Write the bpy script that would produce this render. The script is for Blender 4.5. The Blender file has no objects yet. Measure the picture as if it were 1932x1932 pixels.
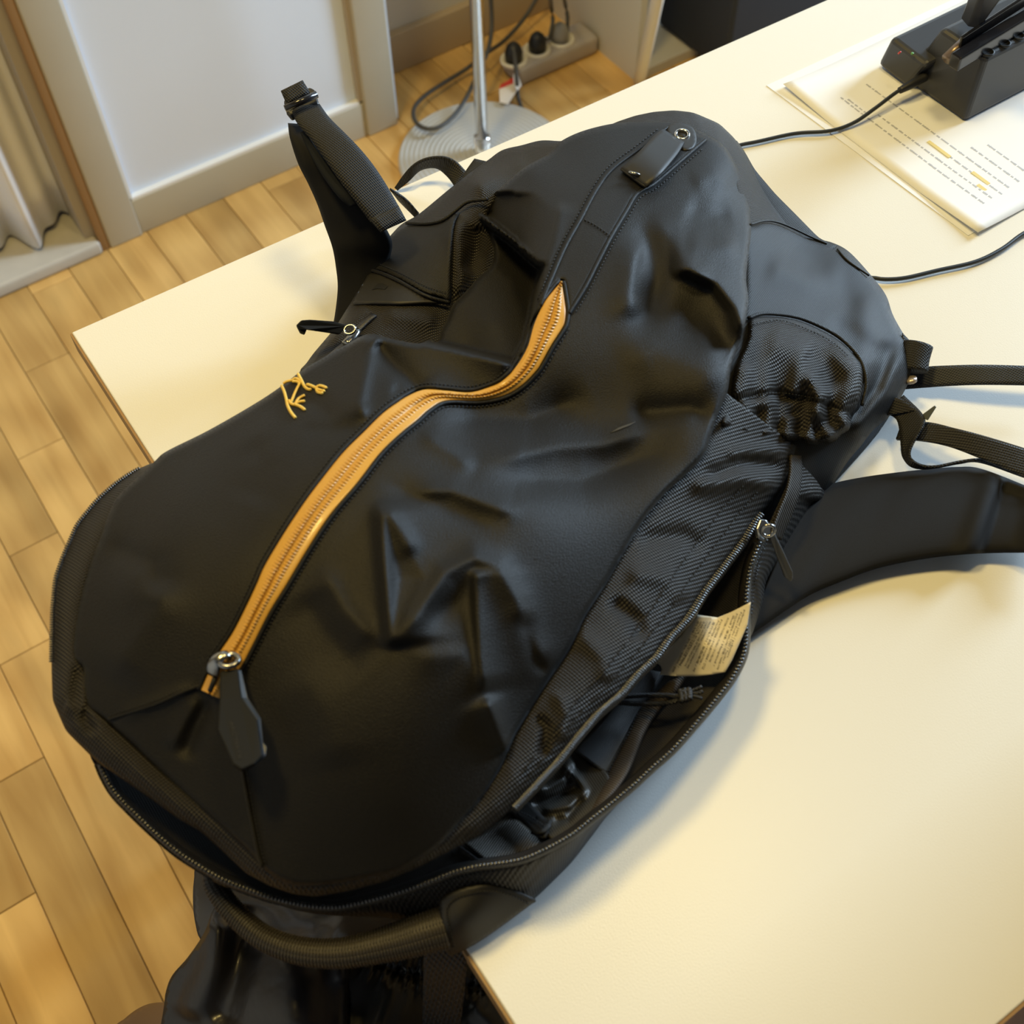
import bpy, bmesh, math, random
import numpy as np
from mathutils import Vector, Matrix
from mathutils.geometry import delaunay_2d_cdt
random.seed(4)
C = bpy.context.scene.collection
sc = bpy.context.scene
# ---------------------------------------------------------------- camera
F = 2252.7
CAM = np.array([0.0, 0.0, 1.33])
RM = np.array([[0.82634524, -0.56300945, -0.01318686],
               [-0.47171747, -0.67918287, -0.56231064],
               [0.30762992, 0.47088319, -0.82682093]])   # right, down, forward
cd = bpy.data.cameras.new('camera'); cam = bpy.data.objects.new('camera', cd); C.objects.link(cam)
m = Matrix.Identity(4)
for i in range(3):
    m[i][0] = RM[0][i]; m[i][1] = -RM[1][i]; m[i][2] = -RM[2][i]; m[i][3] = CAM[i]
cam.matrix_world = m
cd.sensor_width = 36; cd.lens = F / 1932 * 36; cd.clip_start = .02; cd.clip_end = 50
cd.dof.use_dof = True; cd.dof.focus_distance = .80; cd.dof.aperture_fstop = 11.0
sc.camera = cam
# ---------------------------------------------------------------- world, lights, exposure
vs = sc.view_settings; vs.view_transform = 'Standard'; vs.look = 'None'; vs.gamma = 1; vs.exposure = 0.0; vs.use_curve_mapping = False
W = bpy.data.worlds.new('world'); sc.world = W; W.use_nodes = True
W.node_tree.nodes['Background'].inputs[0].default_value = (.95, .95, 1, 1)
W.node_tree.nodes['Background'].inputs[1].default_value = .05
def area(name, loc, target, sx, sy, power, color, shape='RECTANGLE', spread=180):
    l = bpy.data.lights.new(name, 'AREA'); l.shape = shape; l.size = sx; l.size_y = sy; l.energy = power; l.color = color
    l.spread = math.radians(spread)
    o = bpy.data.objects.new(name, l); C.objects.link(o); o.location = loc
    o.rotation_euler = (Vector(target) - Vector(loc)).to_track_quat('-Z', 'Y').to_euler(); return o
area('window_daylight', (3.0, .50, 1.62), (.35, .42, .65), .80, 1.15, 118, (.62, .81, 1.0))
area('ceiling_lamp_light', (.61, .42, 2.33), (.61, .42, 0), .26, .26, 8.5, (1, .76, .31), 'DISK')
area('second_lamp_light', (-.05, .80, 2.30), (-.05, .80, 0), .30, .30, 17, (1, .73, .25), 'DISK')
D = .73
def ray(x, y): return RM.T @ np.array([x - 966, y - 966, F])
def U(x, y, z):                       # photograph pixel + height above the desk in cm -> world
    d = ray(x, y); return CAM + d * ((D + z / 100 - CAM[2]) / d[2])
def UN(P):                            # (n,3) px,py,zcm -> world (n,3)
    P = np.asarray(P, float)
    d = np.stack([P[:, 0] - 966, P[:, 1] - 966, np.full(len(P), F)], 1) @ RM
    t = (D + P[:, 2] / 100 - CAM[2]) / d[:, 2]
    return CAM + d * t[:, None]
# ---------------------------------------------------------------- materials
MATS = {}
def mat(name, col, rough=.6, metal=0, spec=.5, coat=0, sheen=0, noise=None, bump=None, weave=None, alpha=None, trans=0, emit=None, sheen_rough=.4):
    if name in MATS: return MATS[name]
    M = bpy.data.materials.new(name); M.use_nodes = True; nt = M.node_tree; b = nt.nodes['Principled BSDF']
    def lk(a, c): nt.links.new(a, c)
    b.inputs['Base Color'].default_value = (*col, 1); b.inputs['Roughness'].default_value = rough
    b.inputs['Metallic'].default_value = metal; b.inputs['Specular IOR Level'].default_value = spec
    b.inputs['Coat Weight'].default_value = coat; b.inputs['Sheen Weight'].default_value = sheen
    b.inputs['Sheen Roughness'].default_value = sheen_rough
    b.inputs['Transmission Weight'].default_value = trans
    tc = nt.nodes.new('ShaderNodeTexCoord')
    if noise:                              # (scale, amount, detail)
        n = nt.nodes.new('ShaderNodeTexNoise'); n.inputs['Scale'].default_value = noise[0]; n.inputs['Detail'].default_value = noise[2] if len(noise) > 2 else 4
        lk(tc.outputs['Object'], n.inputs['Vector'])
        r = nt.nodes.new('ShaderNodeMapRange'); r.inputs[3].default_value = 1 - noise[1]; r.inputs[4].default_value = 1 + noise[1]
        lk(n.outputs['Fac'], r.inputs[0])
        mx = nt.nodes.new('ShaderNodeVectorMath'); mx.operation = 'SCALE'; mx.inputs[0].default_value = col
        lk(r.outputs[0], mx.inputs['Scale']); lk(mx.outputs[0], b.inputs['Base Color'])
    last = None
    if bump:                               # (scale, distance)
        n2 = nt.nodes.new('ShaderNodeTexNoise'); n2.inputs['Scale'].default_value = bump[0]; n2.inputs['Detail'].default_value = 3
        lk(tc.outputs['Object'], n2.inputs['Vector'])
        bp = nt.nodes.new('ShaderNodeBump'); bp.inputs['Distance'].default_value = bump[1]; bp.inputs['Strength'].default_value = 1
        lk(n2.outputs['Fac'], bp.inputs['Height']); last = bp; lk(bp.outputs[0], b.inputs['Normal'])
    if weave:                              # (pitch u, pitch v, depth, angle, colour contrast, mode)
        pu, pv, dep, ang, con = weave[:5]
        mp = nt.nodes.new('ShaderNodeMapping'); mp.inputs['Rotation'].default_value = (0, 0, ang); lk(tc.outputs['Object'], mp.inputs[0])
        sx = nt.nodes.new('ShaderNodeSeparateXYZ'); lk(mp.outputs[0], sx.inputs[0])
        def sn(src, pitch):
            a = nt.nodes.new('ShaderNodeMath'); a.operation = 'MULTIPLY'; a.inputs[1].default_value = 2 * math.pi / pitch; lk(src, a.inputs[0])
            s = nt.nodes.new('ShaderNodeMath'); s.operation = 'SINE'; lk(a.outputs[0], s.inputs[0]); return s.outputs[0]
        def mm(op, a, c):
            s = nt.nodes.new('ShaderNodeMath'); s.operation = op
            for k, v in enumerate((a, c)):
                if isinstance(v, (int, float)): s.inputs[k].default_value = v
                else: lk(v, s.inputs[k])
            return s.outputs[0]
        if pv: h = mm('MULTIPLY', sn(sx.outputs[0], pu), sn(sx.outputs[1], pv))
        else: h = sn(sx.outputs[0], pu)
        h = mm('MULTIPLY_ADD', h, .5); h.node.inputs[2].default_value = .5
        bp = nt.nodes.new('ShaderNodeBump'); bp.inputs['Distance'].default_value = dep; lk(h, bp.inputs['Height'])
        if last: lk(last.outputs[0], bp.inputs['Normal'])
        lk(bp.outputs[0], b.inputs['Normal'])
        if con:
            g = mm('MULTIPLY_ADD', h, 2 * con); g.node.inputs[2].default_value = 1 - con
            vm = nt.nodes.new('ShaderNodeVectorMath'); vm.operation = 'SCALE'; lk(g, vm.inputs['Scale'])
            src = b.inputs['Base Color']
            if src.is_linked: lk(src.links[0].from_socket, vm.inputs[0])
            else: vm.inputs[0].default_value = col
            lk(vm.outputs[0], b.inputs['Base Color'])
    if emit: b.inputs['Emission Color'].default_value = (*emit[:3], 1); b.inputs['Emission Strength'].default_value = emit[3]
    MATS[name] = M; return M
COAT = mat('coated_black_nylon', (.0052, .0046, .0039), .52, spec=.25, noise=(900, .4, 3), bump=(1500, .00035), sheen=.04)
WOVEN = mat('woven_black_nylon', (.0165, .0145, .0125), .48, spec=.30, weave=(.0024, .0019, .0007, .62, .75))
TWILL = mat('black_twill', (.0085, .0082, .008), .55, spec=.28, weave=(.0013, .0013, .00018, .3, .25))
WEB = mat('black_webbing', (.013, .013, .014), .62, spec=.35, weave=(.0022, .0016, .0004, .5, .35))
GROS = mat('ribbed_tape', (.016, .013, .010), .6, spec=.35, weave=(.0016, None, .0004, -.25, .35))
FOAM = mat('black_foam_strap', (.0080, .0082, .0094), .70, spec=.18, bump=(2500, .00008), sheen=.03)
LINER = mat('black_liner', (.012, .010, .0085), .6, spec=.35, weave=(.0018, .0014, .0002, .9, .3))
SATIN = mat('crinkled_satin', (.035, .032, .026), .46, spec=.6, weave=(.0012, None, .0001, .2, .2))
RUBBER = mat('black_rubber', (.010, .0108, .0122), .65, spec=.12)
LEATH = mat('black_suede_patch', (.0125, .012, .012), .55, spec=.45, bump=(1800, .00006))
THREAD = mat('black_thread', (.006, .006, .006), .6, spec=.4)
GOLDT = mat('gold_zip_tape', (.56, .31, .055), .38, spec=.5, noise=(700, .12), coat=.18)
GOLDE = mat('gold_thread', (.85, .60, .13), .35, spec=.6, metal=.25, bump=(2500, .0003))
CHROME = mat('dark_nickel', (.34, .34, .33), .22, metal=1)
BRIGHT = mat('bright_nickel', (.75, .75, .73), .18, metal=1)
ZIPB = mat('black_zip_coil', (.10, .10, .10), .22, metal=.85)
TAPEB = mat('glossy_black_zip_tape', (.014, .014, .015), .30, spec=.7, bump=(1500, .0004))
DESKM = mat('white_desk_laminate', (.755, .75, .715), .33, spec=.45, bump=(900, .00006), noise=(3, .015))
# ---------------------------------------------------------------- object helpers
def tag(o, label=None, cat=None, group=None, kind=None):
    if label: o['label'] = label
    if cat: o['category'] = cat
    if group: o['group'] = group
    if kind: o['kind'] = kind
    return o
def empty(name, loc, label, cat, group=None):
    o = bpy.data.objects.new(name, None); C.objects.link(o); o.location = loc; o.empty_display_size = .05
    return tag(o, label, cat, group)
def par(o, p):
    if p is not None:
        o.parent = p
        loc = Vector((0, 0, 0)); q = p
        while q is not None: loc += q.location; q = None if q.parent is None else None
        o.matrix_parent_inverse = Matrix.Translation(-loc) if p.parent is None else Matrix.Identity(4)
    return o
def mk(name, V, Fc, m, parent=None, smooth=True, thick=0, face_cam=False, kind=None, label=None, off=-1):
    me = bpy.data.meshes.new(name)
    V = np.asarray(V, float)
    if face_cam and len(Fc):
        f = Fc[len(Fc) // 2]; tot = 0
        for f in Fc[::max(1, len(Fc) // 200)]:
            a, b, c = V[f[0]], V[f[1]], V[f[2]]; tot += np.dot(np.cross(b - a, c - a), CAM - a)
        if tot < 0: Fc = [tuple(reversed(f)) for f in Fc]
    me.from_pydata([tuple(v) for v in V], [], [tuple(int(i) for i in f) for f in Fc])
    me.materials.append(m)
    if smooth: me.polygons.foreach_set('use_smooth', [True] * len(me.polygons))
    me.update()
    o = bpy.data.objects.new(name, me); C.objects.link(o); par(o, parent)
    if thick:
        s = o.modifiers.new('s', 'SOLIDIFY'); s.thickness = thick; s.offset = off
    if kind: o['kind'] = kind
    if label: o['label'] = label
    return o
def box(name, x0, x1, y0, y1, z0, z1, m, parent=None, bev=.0, **k):
    V = [(x, y, z) for z in (z0, z1) for y in (y0, y1) for x in (x0, x1)]
    Fc = [(0, 2, 3, 1), (4, 5, 7, 6), (0, 1, 5, 4), (2, 6, 7, 3), (0, 4, 6, 2), (1, 3, 7, 5)]
    o = mk(name, V, Fc, m, parent, smooth=False, **k)
    if bev:
        b = o.modifiers.new('b', 'BEVEL'); b.width = bev; b.segments = 3
        o.data.polygons.foreach_set('use_smooth', [True] * 6)
    return o
def cr(P, n, closed=False):                # Catmull-Rom resample by arc length
    P = np.asarray(P, float)
    if closed: Q = np.vstack([P[-1], P, P[0], P[1]])
    else: Q = np.vstack([2 * P[0] - P[1], P, 2 * P[-1] - P[-2]])
    out = []
    for i in range(1, len(Q) - 2):
        a, b, c, d = Q[i - 1], Q[i], Q[i + 1], Q[i + 2]
        for t in np.linspace(0, 1, 12, endpoint=False):
            out.append(.5 * ((2 * b) + (c - a) * t + (2 * a - 5 * b + 4 * c - d) * t * t + (3 * b - a - 3 * c + d) * t ** 3))
    out.append(P[0] if closed else P[-1]); out = np.array(out)
    s = np.r_[0, np.cumsum(np.linalg.norm(np.diff(out[:, :2], axis=0), axis=1) + 1e-9)]
    u = np.linspace(0, s[-1], n)
    return np.stack([np.interp(u, s, out[:, k]) for k in range(out.shape[1])], 1)
def plen(P):
    P = np.asarray(P, float); return np.linalg.norm(np.diff(P[:, :2], axis=0), axis=1).sum()
def rbf(pts, smooth=0.0):
    P = np.asarray(pts, float); X = P[:, :2] / 1000; n = len(P)
    r = np.linalg.norm(X[:, None] - X[None], axis=2); K = r * r * np.log(r + 1e-9) + np.eye(n) * smooth
    A = np.block([[K, np.ones((n, 1)), X], [np.ones((1, n)), np.zeros((1, 3))], [X.T, np.zeros((2, 3))]])
    w = np.linalg.solve(A, np.r_[P[:, 2], 0, 0, 0])
    def f(x, y):
        x = np.atleast_1d(np.asarray(x, float)); y = np.atleast_1d(np.asarray(y, float)); out = np.zeros(len(x))
        for k in range(0, len(x), 20000):
            Q = np.stack([x[k:k + 20000], y[k:k + 20000]], 1) / 1000
            r = np.linalg.norm(Q[:, None] - X[None], axis=2)
            out[k:k + 20000] = (r * r * np.log(r + 1e-9)) @ w[:n] + w[n] + Q @ w[n + 1:]
        return out
    return f
def inside(poly, x, y):
    P = np.asarray(poly, float); c = np.zeros(len(x), bool); j = len(P) - 1
    for i in range(len(P)):
        xi, yi, xj, yj = P[i][0], P[i][1], P[j][0], P[j][1]
        if yi != yj:
            c ^= ((yi > y) != (yj > y)) & (x < (xj - xi) * (y - yi) / (yj - yi) + xi)
        j = i
    return c
def dist(poly, x, y, closed=False):        # unsigned distance, signed side, param along polyline
    P = np.asarray(poly, float)
    if closed: P = np.vstack([P, P[:1]])
    best = np.full(len(x), 1e9); side = np.zeros(len(x)); tt = np.zeros(len(x)); L = plen(P); acc = 0
    for i in range(len(P) - 1):
        ax, ay, bx, by = P[i][0], P[i][1], P[i + 1][0], P[i + 1][1]; dx, dy = bx - ax, by - ay; l2 = dx * dx + dy * dy; l = math.sqrt(l2)
        t = np.clip(((x - ax) * dx + (y - ay) * dy) / l2, 0, 1); qx, qy = x - ax - t * dx, y - ay - t * dy; d = np.hypot(qx, qy)
        k = d < best; best[k] = d[k]; side[k] = np.sign((x - ax) * dy - (y - ay) * dx)[k]; tt[k] = ((acc + t * l) / L)[k]; acc += l
    return best, side, tt
def smooth01(t): t = np.clip(t, 0, 1); return t * t * (3 - 2 * t)
def sheet(name, poly, hf, m, parent=None, step=6, thick=.0008, bstep=None, closed_smooth=True, hem=0, hemw=8, **k):
    """cloth panel bounded by a closed outline; hf gives its height above the desk (cm)"""
    P = np.asarray(poly, float)[:, :2]
    n = max(12, int(plen(np.vstack([P, P[:1]])) / (bstep or step)))
    B = cr(P, n + 1, True)[:-1] if closed_smooth else P
    if not closed_smooth:
        out = []
        for i in range(len(P)):
            a, b = P[i], P[(i + 1) % len(P)]; kx = max(1, int(np.linalg.norm(b - a) / step))
            out += [a + (b - a) * t / kx for t in range(kx)]
        B = np.array(out)
    x0, y0 = B.min(0); x1, y1 = B.max(0)
    gx, gy = np.meshgrid(np.arange(x0, x1, step), np.arange(y0, y1, step * .866)); gx = gx + (np.arange(gx.shape[0]) % 2)[:, None] * step / 2
    gx, gy = gx.ravel(), gy.ravel(); q = inside(B, gx, gy); gx, gy = gx[q], gy[q]
    if len(gx):
        d, _, _ = dist(B, gx, gy, True); q = d > step * .5; gx, gy = gx[q], gy[q]
    A = np.vstack([B, np.stack([gx, gy], 1)])
    r = delaunay_2d_cdt([Vector(a) for a in A], [], [list(range(len(B)))], 1, .01, False)
    V2 = np.array([tuple(v) for v in r[0]]); T = np.array([tuple(f) for f in r[2]]); cc = V2[T].mean(1); T = [tuple(f) for f in T[inside(B, cc[:, 0], cc[:, 1])]]
    z = hf(V2[:, 0], V2[:, 1])
    if hem:
        d, _, _ = dist(B, V2[:, 0], V2[:, 1], True); z = z - hem * (1 - smooth01(d / hemw))
    return mk(name, UN(np.column_stack([V2, z])), T, m, parent, thick=thick, face_cam=True, **k)
def ribbon(name, L, R, m, parent=None, n=None, w=9, crown=0, thick=.0012, prof=None, pitch=6, **k):
    """strip between two edge lines (x, y, z): webbing, tape, straps, walls"""
    n = n or max(4, int(max(plen(L), plen(R)) / pitch))
    a, b = cr(L, n), cr(R, n); u = np.linspace(0, 1, w)
    G = a[:, None] * (1 - u)[None, :, None] + b[:, None] * u[None, :, None]
    G[:, :, 2] += crown * (4 * u * (1 - u))[None] ** .6
    if prof is not None: G[:, :, 2] += prof(np.arange(n)[:, None] / (n - 1) + 0 * u[None], u[None] + 0 * np.arange(n)[:, None])
    V = UN(G.reshape(-1, 3)); Fc = [(i * w + j, i * w + j + 1, (i + 1) * w + j + 1, (i + 1) * w + j) for i in range(n - 1) for j in range(w - 1)]
    return mk(name, V, Fc, m, parent, thick=thick, face_cam=True, **k)
def tube(name, P, r, m, parent=None, seg=10, n=None, world=False, smooth=True, flat=1.0, closed=False, **k):
    P = np.asarray(P, float)
    n = n or max(4, int(plen(P) / 5)) if not world else (n or 40)
    if len(P) > 2: Q = cr(P, n, closed)
    else: Q = P
    Wd = Q if world else UN(Q[:, :3])
    rr = np.interp(np.linspace(0, 1, len(Wd)), np.linspace(0, 1, len(r)), r) if hasattr(r, '__len__') else np.full(len(Wd), r)
    V = []; T = np.gradient(Wd, axis=0); up = np.array([0.05, .1, 1.0])
    for i, p in enumerate(Wd):
        t = T[i] / (np.linalg.norm(T[i]) + 1e-12)
        a = np.cross(t, up)
        if np.linalg.norm(a) < 1e-3: a = np.cross(t, [1, 0, 0])
        a /= np.linalg.norm(a); b = np.cross(a, t)
        for s in range(seg):
            th = 2 * math.pi * s / seg; V.append(p + rr[i] * (math.cos(th) * a + flat * math.sin(th) * b))
    N = len(Wd); Fc = [(i * seg + s, i * seg + (s + 1) % seg, (i + 1) * seg + (s + 1) % seg, (i + 1) * seg + s) for i in range(N - 1) for s in range(seg)]
    Fc += [tuple(range(seg))[::-1], tuple((N - 1) * seg + s for s in range(seg))]
    return mk(name, V, Fc, m, parent, smooth=smooth, **k)
class Bag_mesh:                            # collects small pieces into one mesh
    def __init__(s): s.V = []; s.F = []
    def add(s, V, Fc):
        o = len(s.V); s.V += [tuple(v) for v in V]; s.F += [tuple(i + o for i in f) for f in Fc]
    def cap(s, a, b, r):                   # little rounded stick between world points
        a, b = np.array(a), np.array(b); t = b - a; l = np.linalg.norm(t)
        if l < 1e-7: return
        t /= l; u = np.cross(t, [0, 0, 1.0]); 
        if np.linalg.norm(u) < 1e-3: u = np.cross(t, [1.0, 0, 0])
        u /= np.linalg.norm(u); v = np.cross(t, u); V = []
        for f, rr in ((0, .35), (.2, 1), (.8, 1), (1, .35)):
            for q in range(5): th = q * 2 * math.pi / 5; V.append(a + t * l * f + r * rr * (math.cos(th) * u + math.sin(th) * v))
        Fc = [(i * 5 + q, i * 5 + (q + 1) % 5, (i + 1) * 5 + (q + 1) % 5, (i + 1) * 5 + q) for i in range(3) for q in range(5)] + [(4, 3, 2, 1, 0), (15, 16, 17, 18, 19)]
        s.add(V, Fc)
    def make(s, name, m, parent=None, **k): return mk(name, s.V, s.F, m, parent, **k)
def stitches(name, P, hf, parent, pitch=8, r=.00035, m=None, lift=.12, z=None):
    P = np.asarray(P, float); n = max(3, int(plen(P) / pitch)); Q = cr(P, n)[:, :2]
    zz = hf(Q[:, 0], Q[:, 1]) + lift if z is None else np.interp(np.arange(n), np.linspace(0, n - 1, len(P)), P[:, 2]) + lift
    Wd = UN(np.column_stack([Q, zz])); b = Bag_mesh()
    for i in range(n - 1): b.cap(Wd[i] * .82 + Wd[i + 1] * .18, Wd[i] * .12 + Wd[i + 1] * .88, r)
    return b.make(name, m or THREAD, parent, kind='stuff')
exec_parts = []
del exec_parts
def WP(px, py, ax, val):                   # pixel -> world point on the plane axis = val
    d = ray(px, py); return CAM + d * ((val - CAM[ax]) / d[ax])
# ================================================================ THE ROOM
def wood_mat():
    M = bpy.data.materials.new('oak_plank'); M.use_nodes = True; nt = M.node_tree; b = nt.nodes['Principled BSDF']; lk = nt.links.new
    tc = nt.nodes.new('ShaderNodeTexCoord'); oi = nt.nodes.new('ShaderNodeObjectInfo')
    add = nt.nodes.new('ShaderNodeVectorMath'); add.operation = 'MULTIPLY_ADD'; add.inputs[1].default_value = (1, 1, 1)
    sc_ = nt.nodes.new('ShaderNodeVectorMath'); sc_.operation = 'SCALE'; sc_.inputs[0].default_value = (37, 53, 11); lk(oi.outputs['Random'], sc_.inputs['Scale'])
    lk(tc.outputs['Object'], add.inputs[0]); lk(sc_.outputs[0], add.inputs[2])
    mp = nt.nodes.new('ShaderNodeMapping'); mp.inputs['Scale'].default_value = (34, 2.6, 1); lk(add.outputs[0], mp.inputs[0])
    n1 = nt.nodes.new('ShaderNodeTexNoise'); n1.inputs['Scale'].default_value = 1.0; n1.inputs['Detail'].default_value = 6; n1.inputs['Distortion'].default_value = .6; lk(mp.outputs[0], n1.inputs['Vector'])
    mp2 = nt.nodes.new('ShaderNodeMapping'); mp2.inputs['Scale'].default_value = (22, 4.2, 1); lk(add.outputs[0], mp2.inputs[0])
    wv = nt.nodes.new('ShaderNodeTexWave'); wv.wave_type = 'RINGS'; wv.inputs['Scale'].default_value = .55; wv.inputs['Distortion'].default_value = 4; wv.inputs['Detail'].default_value = 2; lk(mp2.outputs[0], wv.inputs['Vector'])
    mp3 = nt.nodes.new('ShaderNodeMapping'); mp3.inputs['Scale'].default_value = (14, 5, 1); lk(add.outputs[0], mp3.inputs[0])
    n3 = nt.nodes.new('ShaderNodeTexNoise'); n3.inputs['Scale'].default_value = 1.0; n3.inputs['Detail'].default_value = 2; lk(mp3.outputs[0], n3.inputs['Vector'])
    r = nt.nodes.new('ShaderNodeValToRGB'); e = r.color_ramp.elements
    e[0].position = .25; e[0].color = (.53, .305, .095, 1); e[1].position = .75; e[1].color = (.84, .55, .205, 1)
    mx = nt.nodes.new('ShaderNodeMix'); mx.data_type = 'FLOAT'; mx.inputs[0].default_value = .16; lk(n1.outputs['Fac'], mx.inputs[2]); lk(wv.outputs['Fac'], mx.inputs[3])
    lk(mx.outputs[0], r.inputs[0])
    v = nt.nodes.new('ShaderNodeMapRange'); v.inputs[3].default_value = .76; v.inputs[4].default_value = 1.10; lk(oi.outputs['Random'], v.inputs[0])
    v3 = nt.nodes.new('ShaderNodeMapRange'); v3.inputs[1].default_value = .28; v3.inputs[2].default_value = .5; v3.inputs[3].default_value = .80; v3.inputs[4].default_value = 1.0; lk(n3.outputs['Fac'], v3.inputs[0])
    mu = nt.nodes.new('ShaderNodeMath'); mu.operation = 'MULTIPLY'; lk(v.outputs[0], mu.inputs[0]); lk(v3.outputs[0], mu.inputs[1])
    s2 = nt.nodes.new('ShaderNodeVectorMath'); s2.operation = 'SCALE'; lk(r.outputs[0], s2.inputs[0]); lk(mu.outputs[0], s2.inputs['Scale'])
    lk(s2.outputs[0], b.inputs['Base Color']); b.inputs['Roughness'].default_value = .42; b.inputs['Specular IOR Level'].default_value = .35
    bp = nt.nodes.new('ShaderNodeBump'); bp.inputs['Distance'].default_value = .0004; lk(n1.outputs['Fac'], bp.inputs['Height']); lk(bp.outputs[0], b.inputs['Normal'])
    return M
WOOD = wood_mat()
floor = box('floor', -1.6, 3.4, -2.4, 2.4, -.06, -.008, mat('floor_joint', (.17, .10, .045), .8)); tag(floor, kind='structure')
PWID, PLEN = .0685, .882
pk = {}
for k in range(-13, 26):
    x0 = -.092 + PWID * k
    for j in range(-3, 3):
        y1 = 1.078 + ((.147 * k) % PLEN) + PLEN * j; y0 = y1 - PLEN
        if y1 < -.7 or y0 > 1.67: continue
        y1c, y0c = min(y1, 1.68), max(y0, -.8); L = y1c - y0c
        if L < .03: continue
        key = round(L, 3)
        if key not in pk:
            g = .0005; w = PWID / 2 - g; l = L / 2 - g; b = .0007
            V = [(-w, -l, -.0075), (w, -l, -.0075), (w, l, -.0075), (-w, l, -.0075), (-w, -l, -b), (w, -l, -b), (w, l, -b), (-w, l, -b), (-w + b, -l + b, 0), (w - b, -l + b, 0), (w - b, l - b, 0), (-w + b, l - b, 0)]
            Fc = [(8, 9, 10, 11)] + [(4 + i, 4 + (i + 1) % 4, 8 + (i + 1) % 4, 8 + i) for i in range(4)] + [(i, (i + 1) % 4, 4 + (i + 1) % 4, 4 + i) for i in range(4)]
            me = bpy.data.meshes.new('plank'); me.from_pydata(V, [], Fc); me.materials.append(WOOD); pk[key] = me
        o = bpy.data.objects.new('plank', pk[key]); C.objects.link(o); o.location = (x0 + PWID / 2, (y0c + y1c) / 2, 0); o.parent = floor
PAINT = mat('cream_trim_paint', (.50, .47, .385), .5, noise=(14, .05))
WALLP = mat('pale_blue_white_panel', (.74, .82, .97), .32, noise=(5, .03))
WALLW = mat('warm_white_wall', (.58, .56, .52), .6)
WHITE = mat('white_bead', (.82, .83, .84), .4)
def st(o): return tag(o, kind='structure')
YB = 1.545
st(box('wall_back', .256, .80, YB + .012, 1.72, 0, 2.4, WALLP))
st(box('wall_left', -1.6, -1.5, -2.4, 2.4, 0, 2.4, WALLW))
st(box('wall_right', .80, 3.4, 1.68, 1.75, 0, 2.4, WALLW))
t = st(box('trim_1', .256, .311, YB - .004, YB + .03, 0, 2.2, PAINT, bev=.003))
box('bead', .311, .3155, YB + .002, YB + .02, .07, 2.2, WHITE, None).parent = t
t = st(box('trim_2', .7315, .790, YB - .004, 1.70, 0, 2.2, PAINT, bev=.003))
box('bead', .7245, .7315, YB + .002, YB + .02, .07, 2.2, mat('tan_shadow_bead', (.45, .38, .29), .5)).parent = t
t = st(box('baseboard_back', .311, .7315, YB, YB + .03, 0, .066, PAINT, bev=.002))
box('bead', .314, .7245, YB + .001, YB + .02, .066, .0705, WHITE).parent = t
st(box('baseboard_right', .790, 3.4, 1.665, 1.69, 0, .075, mat('tan_baseboard', (.42, .33, .22), .5), bev=.002))
st(box('trim_3', .2425, .256, YB - .002, YB + .03, 0, 2.2, mat('brown_edge_strip', (.30, .17, .07), .45), bev=.001))
st(box('trim_4', .2265, .2425, YB + .012, YB + .16, 0, 2.2, mat('door_jamb', (.42, .38, .33), .55)))
sill = st(box('trim_5', -1.5, .2425, YB - .008, 1.85, 0, .024, mat('stone_threshold', (.50, .47, .42), .5, noise=(40, .10)), bev=.006))
st(box('wall_window_side', -1.5, .23, 1.83, 1.9, 0, 2.4, mat('curtain_backing', (.42, .36, .29), .7)))
# curtain
nx, nz = 220, 24; V = []
for i in range(nx):
    u = i / (nx - 1); x = .2255 - u * .92
    for j in range(nz):
        v = j / (nz - 1); fl = .75 + .25 * v
        y = 1.600 + .029 * math.sin(u * 62 + .35 + .5 * math.sin(u * 9) + .25 * v) * fl + .012 * math.sin(u * 131 + 1 + v)
        V.append((x, y, .034 + v * 1.6 + .004 * math.sin(u * 50)))
Fc = [(i * nz + j, (i + 1) * nz + j, (i + 1) * nz + j + 1, i * nz + j + 1) for i in range(nx - 1) for j in range(nz - 1)]
cur = mk('curtain', V, Fc, mat('white_curtain_cloth', (.84, .85, .88), .8, bump=(800, .0002)), thick=.0015, face_cam=True)
tag(cur, 'white pleated fabric curtain hanging beside the cream door frame', 'curtain')
# ---- floor lamp by the wall
bc = WP(911, 303, 2, 0)
lamp = empty('floor_lamp', (bc[0], bc[1], 0), 'chrome-poled floor lamp with a round ribbed silver base behind the desk', 'lamp')
def lathe(name, prof, m, c, parent, seg=96, cap=True):
    V = [(c[0] + r * math.cos(2 * math.pi * s / seg), c[1] + r * math.sin(2 * math.pi * s / seg), z) for r, z in prof for s in range(seg)]
    Fc = [(i * seg + s, i * seg + (s + 1) % seg, (i + 1) * seg + (s + 1) % seg, (i + 1) * seg + s) for i in range(len(prof) - 1) for s in range(seg)]
    Fc.append(tuple(range(seg))[::-1]); Fc.append(tuple((len(prof) - 1) * seg + s for s in range(seg)))
    return mk(name, V, Fc, m, parent)
prof = [(.140, 0), (.142, .006), (.141, .012)]
k = 0
for r in np.linspace(.138, .012, 74): prof.append((r, .0135 + .0009 * math.cos(k * math.pi / 2.4) + .004 * (1 - r / .14))); k += 1
lathe('lamp_base', prof, mat('ribbed_silver', (.62, .62, .60), .34, metal=.35), bc, lamp)
pd = WP(912, 283, 1, bc[1])
tube('lamp_pole', [(bc[0], bc[1], .01), (bc[0], bc[1], 1.9)], .0105, mat('polished_chrome', (.85, .85, .86), .10, metal=1), lamp, seg=24, world=True, n=2)
tube('pole_collar', [(bc[0], bc[1], .012), (bc[0], bc[1], .05)], .0135, mat('clear_collar', (.8, .8, .8), .08, trans=.9), lamp, seg=24, world=True, n=2)
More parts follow.
